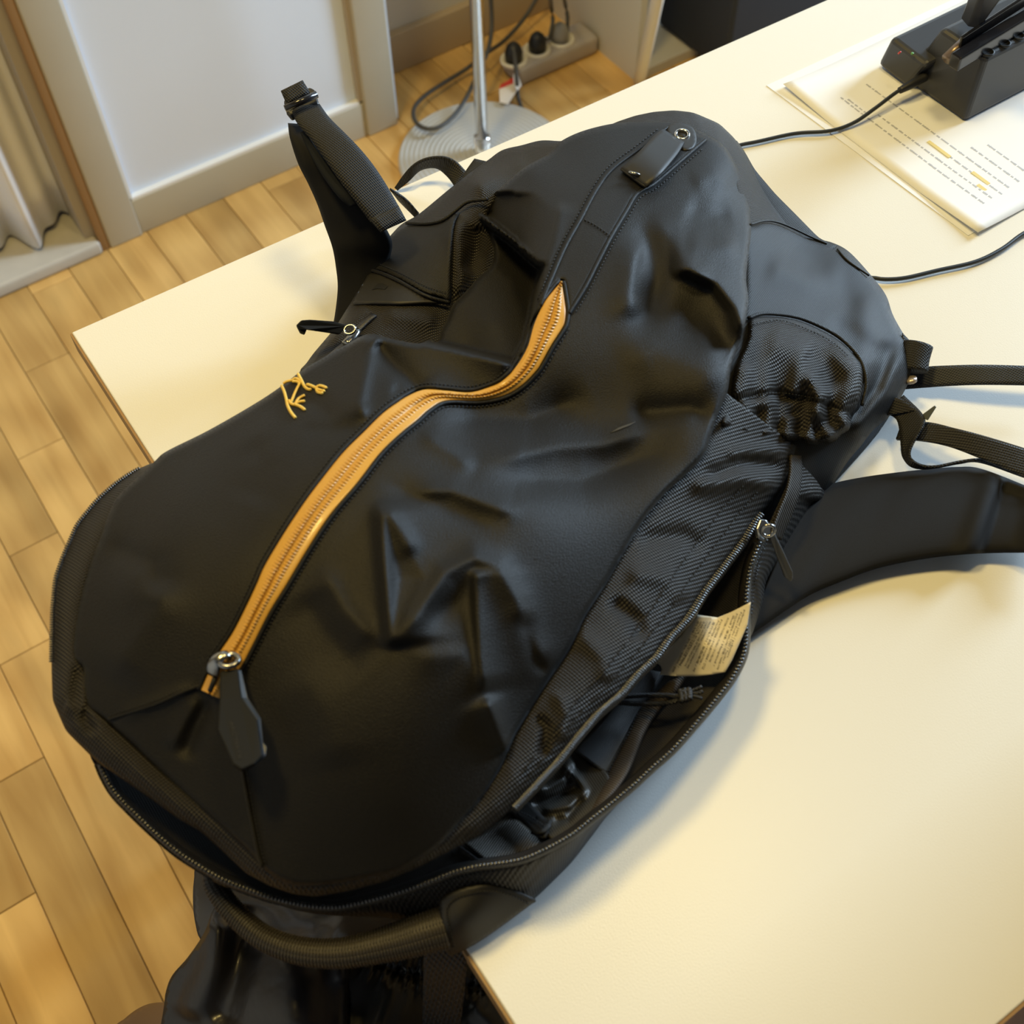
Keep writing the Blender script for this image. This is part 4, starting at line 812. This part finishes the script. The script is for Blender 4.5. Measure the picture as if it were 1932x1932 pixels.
ribbon('flat_pocket', on([(872, 1588), (910, 1570), (964, 1535)], .6), on([(924, 1630), (970, 1618), (1030, 1590)], .5), mat('olive_twill', (.036, .029, .018), .5, weave=(.0012, None, .0003, 1.1, .4)), bag, w=10, thick=.001)
tb = ribbon('pull_tab', on([(964, 1531), (980, 1522), (998, 1513)], 1.5), on([(1010, 1572), (1026, 1570), (1040, 1556)], 1.6), TWILL, bag, w=8, thick=.0012)
ribbon('tab_fold', on([(1000, 1572), (1026, 1582), (1030, 1580)], 1.2), on([(1012, 1540), (1036, 1548), (1042, 1546)], 1.7), TWILL, tb, w=5, thick=.001)
stitches('tab_stitching', [(970, 1527), (1000, 1540), (1028, 1560)], hint, tb, 5, lift=1.75)
ribbon('inner_edge', on([(866, 1596), (890, 1612), (915, 1632)], .9), on([(862, 1602), (884, 1619), (908, 1638)], .7), mat('grey_mesh', (.03, .031, .033), .5), bag, w=4, thick=.001)
# cord with knot
CORD = mat('black_cord', (.018, .018, .019), .5, weave=(.0016, .0012, .0004, .4, .5))
ck = tube('elastic_cord', on([(1150, 1328), (1170, 1316), (1210, 1312), (1250, 1312), (1284, 1314)], 2.2), .0013, CORD, bag, seg=10, n=60)
tube('cord_strand', on([(1148, 1334), (1165, 1326), (1200, 1328), (1240, 1328), (1270, 1324), (1286, 1316)], 2.0), .0013, CORD, ck, seg=10, n=60)
for P in ([(1283, 1303), (1286, 1312), (1287, 1324)], [(1291, 1301), (1294, 1311), (1295, 1322)], [(1299, 1300), (1301, 1309), (1301, 1319)], [(1284, 1308), (1294, 1304), (1304, 1306)], [(1286, 1318), (1296, 1314), (1305, 1312)]):
    tube('knot_turn', on(P, 2.5), .0015, CORD, ck, seg=8, n=14)
for P in ([(1302, 1304), (1314, 1300), (1324, 1295)], [(1303, 1308), (1316, 1308), (1326, 1304)], [(1302, 1312), (1314, 1315), (1324, 1318)]):
    tube('cord_end', on(P, 2.2), .0009, CORD, ck, seg=8, n=12)
# care label
TAGP = [(1316, 1160), (1354, 1165), (1381, 1154), (1416, 1136), (1410, 1178), (1394, 1216), (1381, 1246), (1368, 1268), (1342, 1273), (1316, 1276), (1284, 1276), (1245, 1273), (1249, 1263), (1246, 1256), (1238, 1249), (1258, 1228), (1286, 1198)]
htag = rbf([(1290,1160,4.0),(1316,1160,4.2),(1354,1165,4.4),(1381,1154,4.9),(1416,1136,5.6),(1410,1178,5.1),(1381,1246,4.2),(1368,1268,3.9),(1316,1276,3.2),(1245,1273,2.4),(1238,1249,2.5),(1286,1198,3.2),(1330,1215,4.4)])
lab = sheet('care_label', TAGP, htag, mat('label_satin', (.72, .66, .52), .5), bag, step=5, thick=.0003, closed_smooth=False); tag(lab, label='white care label with small dark print sticking out of the opening')
LINK = mat('label_print', (.11, .10, .09), .6)
def tline(s, p, q, hpx):
    p, q = np.array(p, float), np.array(q, float); dv = (q - p); L = np.linalg.norm(dv); dv /= L; nv = np.array([-dv[1], dv[0]]) * -1
    cu = bpy.data.curves.new('t', 'FONT'); cu.body = s; cu.size = 1; cu.resolution_u = 1; o = bpy.data.objects.new('t', cu); C.objects.link(o); dg = bpy.context.evaluated_depsgraph_get(); me = bpy.data.meshes.new_from_object(o.evaluated_get(dg)); bpy.data.objects.remove(o)
    V = np.array([tuple(v.co) for v in me.vertices]); wx = V[:, 0].max(); P2 = p + np.outer(V[:, 0] / wx * L, dv) + np.outer(V[:, 1] * hpx, nv)
    mk('label_line', UN(np.column_stack([P2, htag(P2[:, 0], P2[:, 1]) + .03])), [tuple(f.vertices) for f in me.polygons], LINK, lab, smooth=False, face_cam=True)
for s, p, q in [("飾りを除く / 장식 제외 / 裝飾除外 / 装飾", (1316, 1171), (1267, 1267)), ("SENZA DECORAZIONE / 장식 /", (1322, 1171), (1278, 1258)), ("DEKOR AUSGENOMMEN /", (1327, 1172), (1282, 1255)), ("CORTE / EXCLUSIVE OF TRIM / EXCLUSIVO DE", (1333, 1172), (1291, 1256)), ("NON-COMPRIS / EXCLU GARNITURE", (1339, 1172), (1295, 1260)), ("폴리에스터 / 聚酯纖維 / 서", (1346, 1172), (1307, 1265)), ("POLYESTER / 聚酯 / POLIÉSTER /", (1354, 1170), (1318, 1253)), ("POLYESTER / POLIESTERE / 안감", (1360, 1168), (1324, 1262)), ("FUTTER / FODERA / FORRO / DOUBLURE", (1372, 1165), (1337, 1248)),
                ("Shell / 本体 / Hauptteil /", (1383, 1160), (1345, 1256)), ("POLYAMIDE / NYLON / 尼龍 / NAILON", (1389, 1157), (1352, 1262)), ("Pocket / Poche / 口袋 / Tasche /", (1397, 1154), (1362, 1250)), ("polyester 100% / poliestere", (1404, 1150), (1371, 1240))]:
    tline(s, p, q, 5.2)
# ---- zip slider at the right end of the opening
sl = slab('zip_slider', [(1434, 978, 5.5), (1447, 980, 5.4), (1455, 992, 5.2), (1454, 1008, 5.1), (1443, 1021, 5.1), (1431, 1016, 5.2), (1427, 996, 5.4)], 0, .003, CHROME, bag, .0009)
ringpx('slider_bridge', U(1449, 1001, 5.9), 0, .0036, .0010, CHROME, sl, (.75, -.6, 0), (.3, .3, .85))
slab('slider_puller', [(1452, 1014, 5.6), (1462, 1007, 5.6), (1478, 1040, 4.6), (1496, 1080, 3.4), (1497, 1092, 3.0), (1492, 1099, 2.9), (1480, 1090, 3.0), (1466, 1052, 4.2)], 0, .0032, mat('grey_rubber', (.045, .046, .048), .5), sl, .0009)
# side fabric right of the opening
ribbon('side_gusset', [(1504, 850, 4.0), (1497, 885, 3.9), (1478, 930, 4.0), (1462, 965, 4.0), (1447, 1000, 4.0), (1430, 1060, 3.6), (1420, 1110, 3.4), (1416, 1150, 3.2), (1410, 1210, 2.6)],
       [(1545, 868, 1.8), (1555, 935, 1.0), (1535, 950, .9), (1517, 978, .8), (1488, 1025, .8), (1462, 1070, .8), (1447, 1100, .8), (1440, 1140, .8), (1420, 1195, .8)], WOVEN, bag, w=12, crown=.5, thick=.001)
ribbon('side_webbing', [(1492, 858, 4.9), (1492, 890, 4.8), (1484, 930, 4.7), (1470, 965, 4.5), (1455, 1010, 4.2)], [(1512, 860, 4.3), (1514, 892, 4.2), (1508, 935, 4.0), (1494, 975, 3.6), (1474, 1020, 3.0)], GROS, bag, w=6, thick=.0015)
# ---- left side
LEFT = [(1059, 266), (1021, 265), (984, 274), (948, 283), (922, 301), (899, 317), (851, 354), (790, 404), (754, 426), (717, 470), (694, 508), (668, 560), (650, 590), (632, 618), (614, 640), (592, 666), (579, 684), (566, 702), (600, 705), (660, 690), (760, 670), (850, 672), (860, 600), (900, 545), (945, 505), (948, 470), (925, 420), (935, 390), (1010, 330), (1080, 290), (1090, 262)]
hl = rbf([(1059,266,6.4),(1021,265,5.6),(984,274,5),(922,301,4.2),(851,354,4),(790,404,4),(717,470,3.6),(668,560,4),(614,640,4.6),(579,684,5.2),(600,705,5.4),(660,690,5.6),(760,670,5.2),(850,672,4.6),(860,600,4.6),(900,545,4.6),(948,470,5),(935,390,6.4),(1010,330,6.6),(1080,290,7),(900,345,6.4),(860,400,5.8),(850,500,5.6),(780,600,5.4),(700,600,5.2),(880,440,6.0)])
def hl2(x, y):
    z = hl(x, y)
    for P, a, w_ in (([(870, 395), (862, 450), (870, 520), (860, 570)], .5, 16), ([(905, 420), (900, 470), (880, 520)], -.4, 16), ([(720, 590), (780, 600), (830, 610)], .3, 18), ([(1000, 300), (940, 330), (880, 350)], .3, 20), ([(930, 300), (900, 330), (880, 345)], -.15, 10), ([(620, 650), (660, 610), (700, 570)], .3, 12)):
        d, _, t = dist(P, x, y); z = z + a * np.exp(-(d / w_) ** 2) * smooth01(t / .2) * smooth01((1 - t) / .2)
    return z
left = sheet('left_side_panel', LEFT, hl2, WOVEN, bag, step=6, thick=.001, hem=.4, hemw=10)
fp = sheet('pocket_flap', [(717, 470), (740, 441), (767, 424), (806, 422), (834, 417), (856, 402), (866, 400), (856, 430), (853, 481), (852, 530), (850, 570), (830, 563), (803, 556), (770, 538), (752, 528), (720, 514), (692, 506), (700, 488)], lambda x, y: hl2(x, y) + .5, TWILL, bag, step=5, thick=.0015, hem=.3, hemw=5)
tube('flap_binding', zz([(693, 508), (720, 516), (752, 530), (803, 558), (848, 571)], hl2, .45), .0012, TWILL, fp, seg=8)
tube('flap_seam', zz([(767, 421), (806, 422), (834, 416), (858, 399), (883, 381), (920, 376)], hl2, .55), .0012, TWILL, fp, seg=8)
stitches('flap_stitching', [(705, 494), (755, 515), (805, 541), (842, 552)], hl2, fp, 5, lift=.6)
def slot_sheet():
    P = [(696, 515), (720, 516), (752, 532), (800, 560), (845, 571), (800, 570), (754, 572), (703, 571), (665, 572), (678, 546)]
    return sheet('slotted_tab', P, lambda x, y: hl2(x, y) + .35, LEATH, bag, step=5, thick=.0018, closed_smooth=False)
stb = slot_sheet()
mk('tab_slot', [U(*p) for p in zz([(701, 547), (714, 534), (722, 534), (732, 540), (726, 546), (712, 544)], hl2, .40)], [(0, 1, 2, 3, 4, 5)], mat('hole_black', (.002, .002, .002), .6), stb, smooth=False, face_cam=True)
# left zip with puller
lzp = ribbon('side_zip_tape', zz([(700, 590), (672, 615), (655, 636), (620, 668), (588, 690)], hl2, .2), zz([(712, 596), (684, 622), (664, 644), (632, 674), (600, 694)], hl2, .1), TAPEB, bag, w=6, crown=.15)
tube('side_slider', zz([(676, 622), (664, 638), (652, 650)], hl2, .5), [.0024, .0034, .0030], CHROME, lzp, seg=12, flat=.7)
ringpx('side_slider_ring', U(660, 622, 6.6), 0, .0034, .0009, CHROME, lzp, (.8, -.55, .1), (.5, .6, .3))
slab('side_puller', [(641, 631, 6.2), (657, 614, 6.4), (629, 606, 6.9), (586, 603, 7.4), (570, 604, 7.6), (560, 614, 7.4), (568, 622, 7.2), (580, 622, 7.2), (615, 627, 6.6)], 0, .0030, RUBBER, lzp, .0008)
slab('puller_hook', [(560, 614, 7.3), (567, 628, 7.0), (575, 631, 6.9), (579, 622, 7.0), (570, 616, 7.2)], 0, .0030, RUBBER, lzp, .0005)
# ---- hidden shell that closes the body down to the desk
CH = [(1424,320,5),(1383,258,5.4),(1308,212,6),(1233,211,6.5),(1165,233,7),(1103,246,8.2),(1059,266,7.5),(984,274,5),(922,301,4),(852,355,4),(790,404,4),(717,470,3.5),(665,571,4),(620,635,4.5),(579,684,5.2),(530,729,9),(480,762,9),(393,812,8.4),(315,851,8),(290,872,5.8),(219,911,6),(145,990,6.5),(99,1155,6.8),(97,1259,6.9),(124,1379,6.8),(190,1440,5.5)]
FT = [(1424,400,.4),(1390,340,.4),(1320,320,.4),(1240,310,.4),(1180,340,.4),(1120,380,.4),(1060,390,.4),(990,370,.4),(930,380,.4),(870,420,.4),(800,470,.4),(740,530,.4),(700,640,.4),(660,700,.4),(620,770,.4),(580,860,.4),(530,880,.4),(440,930,.4),(360,960,.4),(330,970,.4),(260,1010,.4),(200,1090,.4),(150,1250,.4),(150,1340,.4),(170,1420,.8),(215,1490,1.5)]
CX = [(x + dx, y + dy, z) for (x, y, z), (dx, dy) in zip(CH, [(-8, 0), (-6, 8), (0, 10), (2, 10)] + [(8, 10)] * 16 + [(10, 6), (12, 3), (12, 0), (12, 0), (10, -4), (8, -8)])]
paired('back_wall', CX, FT, WOVEN, bag, dz=-.8)
sheet('back_panel', [(1560, 925), (1680, 780), (1700, 660), (1560, 500), (1400, 380), (1240, 330), (1060, 400), (930, 390), (800, 480), (700, 640), (580, 860), (330, 970), (200, 1090), (150, 1300), (240, 1490), (400, 1630), (560, 1700), (800, 1725), (1000, 1690), (1150, 1530), (1290, 1395), (1390, 1270), (1420, 1180), (1480, 1020)], lambda x, y: 0 * x + .35, TWILL, bag, step=30, thick=.003)
# ---- haul handle and end patch
HP = [(405, 1640, 1.6), (402, 1658, 1.4), (415, 1687, 1.2), (448, 1728, 1.0), (490, 1764, 1.0), (531, 1784, 1.1), (573, 1795, 1.2), (614, 1799, 1.3), (655, 1797, 1.4), (697, 1789, 1.5), (759, 1773, 1.6), (800, 1760, 1.7), (838, 1748, 1.7)]
hd = tube('haul_handle', HP, [.0048, .0050, .0052, .0055, .0060, .0064, .0068, .0078, .0092, .0100], mat('ribbed_handle_web', (.030, .026, .021), .5, bump=(900, .0002)), bag, seg=24, n=150); tag(hd, label='ribbed webbing haul handle rolled into a tube')
A = UN(cr(np.array(HP, float), 260)); Tg = np.gradient(A, axis=0); rb = Bag_mesh(); rad = np.interp(np.linspace(0, 1, 260), np.linspace(0, 1, 10), [.0048, .0050, .0052, .0055, .0060, .0064, .0068, .0078, .0092, .0100])
for i in range(0, 260, 3):
    t = Tg[i] / np.linalg.norm(Tg[i]); a = np.cross(t, [.05, .1, 1]); a /= np.linalg.norm(a); b = np.cross(a, t)
    pr = [A[i] + (rad[i] + .00025) * (math.cos(h) * a + math.sin(h) * b) for h in np.linspace(0, 2 * math.pi, 15)]
    for k in range(14): rb.cap(pr[k], pr[k + 1], .00055)
rb.make('handle_rib', mat('handle_rib_thread', (.040, .035, .028), .5), hd, kind='stuff')
patch = sheet('handle_patch', [(829, 1712), (836, 1693), (865, 1676), (908, 1667), (941, 1670), (977, 1681), (1011, 1698), (1000, 1708), (954, 1742), (901, 1779), (860, 1800), (846, 1802), (838, 1771)], rbf([(829,1712,3.0),(836,1693,3.3),(865,1676,3.6),(908,1667,3.7),(941,1670,3.4),(1011,1698,1.6),(954,1742,1.0),(901,1779,.8),(860,1800,.7),(846,1802,1.0),(838,1771,2.2),(900,1720,3.0),(870,1740,2.9)]), LEATH, bag, step=5, thick=.0022, hem=.15, hemw=5)
hpt = rbf([(829,1712,3.0),(836,1693,3.3),(865,1676,3.6),(908,1667,3.7),(941,1670,3.4),(1011,1698,1.6),(954,1742,1.0),(901,1779,.8),(860,1800,.7),(846,1802,1.0),(838,1771,2.2),(900,1720,3.0),(870,1740,2.9)])
stitches('patch_stitching', [(856, 1790), (851, 1760), (843, 1728), (846, 1708), (866, 1692), (906, 1682), (940, 1683), (970, 1692), (998, 1706)], hpt, patch, 6, .0004, lift=.10)
hw = ribbon('hanging_webbing', [(800, 1790, -.4), (799, 1830, -2), (798, 1880, -5), (796, 1960, -10)], [(882, 1780, -.4), (880, 1830, -2), (875, 1880, -5), (867, 1960, -10)], mat('charcoal_webbing', (.024, .024, .025), .55, weave=(.0026, .0022, .0008, .45, .6)), bag, w=10, thick=.0018)
# ---- left shoulder strap
ls = ribbon('shoulder_strap', [(543, 232, 11), (547, 261, 11), (562, 308, 10), (580, 344, 9), (598, 384, 8), (612, 424, 7), (627, 467, 6), (634, 507, 4.6), (637, 545, 3.4), (631, 598, 2.0), (622, 640, 1.0)],
            [(600, 236, 11), (618, 262, 10.6), (650, 300, 10), (680, 345, 9), (705, 395, 8), (728, 430, 7), (740, 458, 6), (735, 490, 4.6), (720, 540, 3.4), (700, 600, 2.0), (690, 650, 1.0)], FOAM, bag, w=14, crown=.25, thick=.009)
tag(ls, label='padded left shoulder strap bent upward off the desk')
ribbon('strap_webbing', [(547, 200, 12.4), (560, 232, 12.2), (585, 262, 11.8), (612, 300, 11.2), (640, 340, 10.4), (672, 382, 9.4), (700, 420, 8.4), (719, 438, 7.8)], [(603, 196, 12.4), (622, 222, 12.2), (652, 252, 11.8), (679, 280, 11.2), (705, 312, 10.4), (730, 350, 9.4), (754, 392, 8.4), (767, 416, 7.8)], WEB, ls, w=8, crown=.1, thick=.0016)
ribbon('webbing_stitch_fold', [(698, 412, 8.8), (719, 437, 8.2)], [(752, 388, 8.8), (766, 414, 8.2)], WEB, ls, w=6, n=4, thick=.0016)
ribbon('inner_webbing', [(566, 250, 11.6), (590, 300, 10.9), (615, 340, 10.2), (640, 372, 9.6), (660, 392, 9.0)], [(574, 246, 11.8), (604, 290, 11.1), (640, 325, 10.4), (670, 356, 9.8), (690, 380, 9.2)], mat('blue_black_webbing', (.008, .010, .015), .8, spec=.15), ls, w=6, thick=.0015)
bk = slab('ladder_buckle', [(534, 188, 12.6), (584, 163, 12.8), (594, 168, 12.8), (602, 196, 12.5), (549, 223, 12.2), (540, 212, 12.3)], 0, .004, BLK, ls, .0016)
tube('buckle_bar', [(538, 205, 12.9), (598, 178, 13.1)], .0022, mat('gloss_black_arm', (.012, .012, .015), .18), ls, seg=12, n=2)
ribbon('webbing_tip', [(530, 171, 13.4), (541, 196, 12.9)], [(571, 151, 13.6), (585, 174, 13.1)], WEB, ls, w=5, n=5, thick=.0018)
ribbon('rear_webbing', [(752, 380, 2.0), (770, 398, 1.4), (786, 414, .8)], [(735, 358, 4.0), (765, 376, 2.6), (791, 402, 1.2)], WEB, bag, w=5, thick=.0015)
ribbon('compression_strap', [(744, 354, .4), (768, 322, 1.6), (800, 302, 2.4), (836, 297, 2.6), (862, 306, 2.2), (882, 326, 1.6)], [(750, 360, .2), (772, 342, .9), (794, 322, 1.2), (822, 318, 1.4), (842, 332, 1.3), (858, 352, 1.2)], WEB, bag, w=6, thick=.0015)
ribbon('side_tab', [(868, 340, 3.0), (880, 320, 3.2), (895, 299, 3.4)], [(885, 348, 3.0), (905, 325, 3.2), (921, 305, 3.4)], WEB, bag, w=5, thick=.0015)
# ---- right straps
rs = ribbon('shoulder_strap', [(1520, 930, .9), (1571, 912, .9), (1629, 900, 1.0), (1694, 891, 1.1), (1740, 886, 1.3), (1803, 881, 1.5), (1850, 884, 1.6), (1932, 915, 1.9), (2010, 950, 2.2)],
            [(1400, 1210, .8), (1477, 1156, .9), (1528, 1123, .9), (1586, 1098, 1.0), (1658, 1072, 1.1), (1749, 1054, 1.2), (1839, 1045, 1.4), (1932, 1043, 1.8), (2010, 1045, 2.2)], FOAM, bag, w=16, crown=.45, thick=.008,
            prof=lambda t, u: -.55 * smooth01((t - .735) / .03) * smooth01((.93 - t) / .1) * smooth01(u / .15) + .25 * np.exp(-((t - .71) / .035) ** 2))
tag(rs, label='padded right shoulder strap lying flat across the desk')
ribbon('load_strap', [(1700, 700, 1.2), (1745, 692, 1.6), (1800, 689, 2.0), (1857, 688, 2.3), (1932, 690, 2.5), (2000, 694, 2.5)], [(1700, 735, .5), (1745, 731, .9), (1800, 727, 1.4), (1857, 725, 1.8), (1932, 726, 2.0), (2000, 728, 2.0)], mat('blue_black_web', (.016, .019, .026), .6, weave=(.0022, .0016, .0003, .5, .3)), bag, w=6, thick=.0016)
ribbon('adjuster_web', [(1700, 800, 1.2), (1749, 796, 2.4), (1803, 808, 3.0), (1857, 822, 3.2), (1932, 845, 3.2), (2000, 868, 3)], [(1690, 828, 1.0), (1735, 830, 2.0), (1790, 842, 2.4), (1861, 869, 2.6), (1932, 899, 2.6), (2000, 930, 2.5)], mat('brown_black_web', (.015, .014, .012), .6, weave=(.0024, .0018, .0006, .35, .5)), bag, w=8, thick=.0018)
ribbon('twisted_web', [(1668, 776, 1.8), (1690, 790, 2.0), (1697, 815, 2.0), (1699, 840, 1.8), (1702, 862, 1.5), (1716, 880, 1.5), (1738, 886, 1.6), (1767, 884, 1.7), (1810, 876, 1.8), (1850, 874, 1.9), (1932, 902, 2.1)], [(1705, 745, 2.4), (1740, 780, 3.0), (1742, 800, 3.0), (1726, 826, 2.6), (1714, 848, 2.2), (1716, 866, 2.0), (1738, 880, 1.9), (1767, 882, 1.9), (1810, 873, 2.0), (1862, 870, 2.3), (1932, 896, 2.4)], WEB, bag, w=7, thick=.0015)
slab('web_fin', [(1742, 790, 2.8), (1740, 782, 2.9), (1763, 765, 3.6), (1766, 768, 3.6), (1750, 793, 2.8)], 0, .0012, mat('grey_green_tip', (.09, .10, .095), .5), bag, .0003)
ribbon('web_root', [(1640, 800, 1.6), (1670, 785, 2.0), (1700, 779, 2.4)], [(1668, 760, 2.6), (1695, 750, 2.8), (1732, 775, 2.8)], WEB, bag, w=6, thick=.0015)
kl = tube('strap_keeper', [(1733, 650, 3.0), (1726, 675, 2.6), (1723, 700, 2.2)], .0092, WEB, bag, seg=20, n=14, flat=.75)
ribbon('keeper_tail', [(1703, 628, 3.2), (1718, 644, 3.0)], [(1700, 680, 2.6), (1718, 690, 2.6)], WEB, kl, w=5, n=5, thick=.0015)
tube('keeper_rivet', [(1718, 714, 2.4), (1719, 720, 2.2)], .0038, mat('pale_pin', (.42, .36, .32), .3, metal=.5), kl, seg=14, n=3)
# ================================================================ JACKET ON A CHAIR, LOWER LEFT
def jz(pts): return rbf(pts)
JK = mat('glossy_black_jacket', (.013, .012, .014), .36, spec=.5, coat=.1, bump=(40, .0015), noise=(20, .2))
jk = empty('jacket', tuple(U(600, 1850, -12)), 'glossy black jacket bunched on the chair below the haul handle', 'jacket')
hj = rbf([(400,1700,-9),(385,1760,-9),(355,1805,-10),(325,1840,-11),(310,1900,-12),(300,2010,-13),(500,1800,-8),(500,1900,-7.5),(600,1700,-9),(640,1850,-7.5),(800,1700,-9),(700,1960,-8),(450,1650,-12),(900,1780,-9),(660,1900,-8),(900,1900,-10),(980,2000,-11)])
def hj2(x, y):
    z = hj(x, y)
    for P, a, w_ in (([(420, 1720), (400, 1820), (350, 1930)], .9, 30), ([(470, 1700), (450, 1830), (420, 1950)], -.9, 30), ([(520, 1760), (560, 1850), (560, 1960)], .8, 50), ([(662, 1810), (664, 1880), (662, 1960)], -1.2, 9), ([(600, 1740), (640, 1800), (655, 1860)], .5, 22), ([(480, 1640), (560, 1720), (640, 1760)], -.8, 30), ([(700, 1870), (780, 1900), (800, 1990)], .8, 30)):
        d, _, t = dist(P, x, y); z = z + a * np.exp(-(d / w_) ** 2) * smooth01(t / .15) * smooth01((1 - t) / .15)
    return z
sheet('jacket_body', [(430, 1610), (415, 1690), (400, 1720), (385, 1760), (355, 1805), (325, 1840), (313, 1870), (309, 1900), (300, 1960), (300, 2020), (520, 2040), (672, 2040), (668, 1960), (664, 1880), (664, 1810), (720, 1790), (840, 1780), (860, 1700), (760, 1620), (600, 1580)], hj2, JK, jk, step=8, thick=.004, closed_smooth=True)
def hj3(x, y):
    z = hj(x, y) - .8; d, _, t = dist([(690, 1808), (760, 1838), (840, 1850), (930, 1872)], x, y)
    z = z + np.exp(-(d / 26) ** 2) * (.32 * np.sin(t * 2 * math.pi * 19) + .25 * np.sin(t * 2 * math.pi * 7)) - .35 * np.exp(-(d / 7) ** 2)
    for P, a, w_ in (([(740, 1870), (720, 1930), (700, 1990)], .6, 24), ([(900, 1900), (960, 1960), (980, 2020)], .7, 24), ([(860, 1880), (850, 1990)], -.6, 18)):
        d, _, t = dist(P, x, y); z = z + a * np.exp(-(d / w_) ** 2)
    return z
sheet('gathered_hem', [(655, 1800), (700, 1780), (860, 1760), (900, 1790), (940, 1850), (985, 1920), (1050, 2020), (900, 2050), (668, 2050), (660, 1900)], hj3, mat('black_nylon_hem', (.013, .014, .014), .34, spec=.55), jk, step=6, thick=.003)
hc = rbf([(225,1945,-20),(260,1903,-19),(300,1893,-18.5),(330,1930,-18),(330,2020,-20),(230,2030,-22)])
sheet('brown_cuff', [(215, 1945), (235, 1922), (260, 1903), (285, 1893), (312, 1893), (345, 1910), (345, 2030), (220, 2030)], hc, mat('brown_lining', (.17, .10, .045), .5), jk, step=7, thick=.006)
hb = rbf([(372,1640,-17),(364,1680,-17),(368,1720,-17),(380,1770,-17.5),(430,1700,-16),(430,1640,-16)])
ch = empty('chair', tuple(U(420, 1720, -20)), 'dark padded chair under the jacket, its rounded grey backrest edge showing', 'chair')
sheet('backrest', [(376, 1630), (366, 1660), (364, 1700), (368, 1740), (380, 1775), (420, 1800), (520, 1800), (560, 1700), (520, 1640), (450, 1610)], hb, mat('dark_grey_leatherette', (.05, .047, .05), .33, spec=.6), ch, step=9, thick=.03)
cx0 = U(480, 1760, -20)
cs = U(760, 2040, -27)
lathe('seat', [(.105, .425), (.12, .44), (.12, .465), (.10, .48), (.0, .48)], mat('dark_grey_leatherette', (.05, .047, .05), .33), cs, ch, 40)
tube('chair_post', [(cs[0], cs[1], .43), (cs[0], cs[1], .03)], .025, BLK, ch, world=True, n=2, seg=20)
for k in range(5):
    a = k * 2 * math.pi / 5 + .4; tube('base_leg', [(cs[0], cs[1], .055), (cs[0] + .12 * math.cos(a), cs[1] + .12 * math.sin(a), .02)], [.018, .012], BLK, ch, world=True, n=2, seg=12)

pc = sheet('folded_cloth', [(1860, 2010), (1935, 1880), (2080, 1800), (2120, 2000)], lambda x, y: 0 * x - 12, mat('pale_pink_cloth', (.62, .48, .44), .8), None, step=12, thick=.02)
tag(pc, 'pale pink cloth just below the front edge of the desk at the lower right', 'cloth')
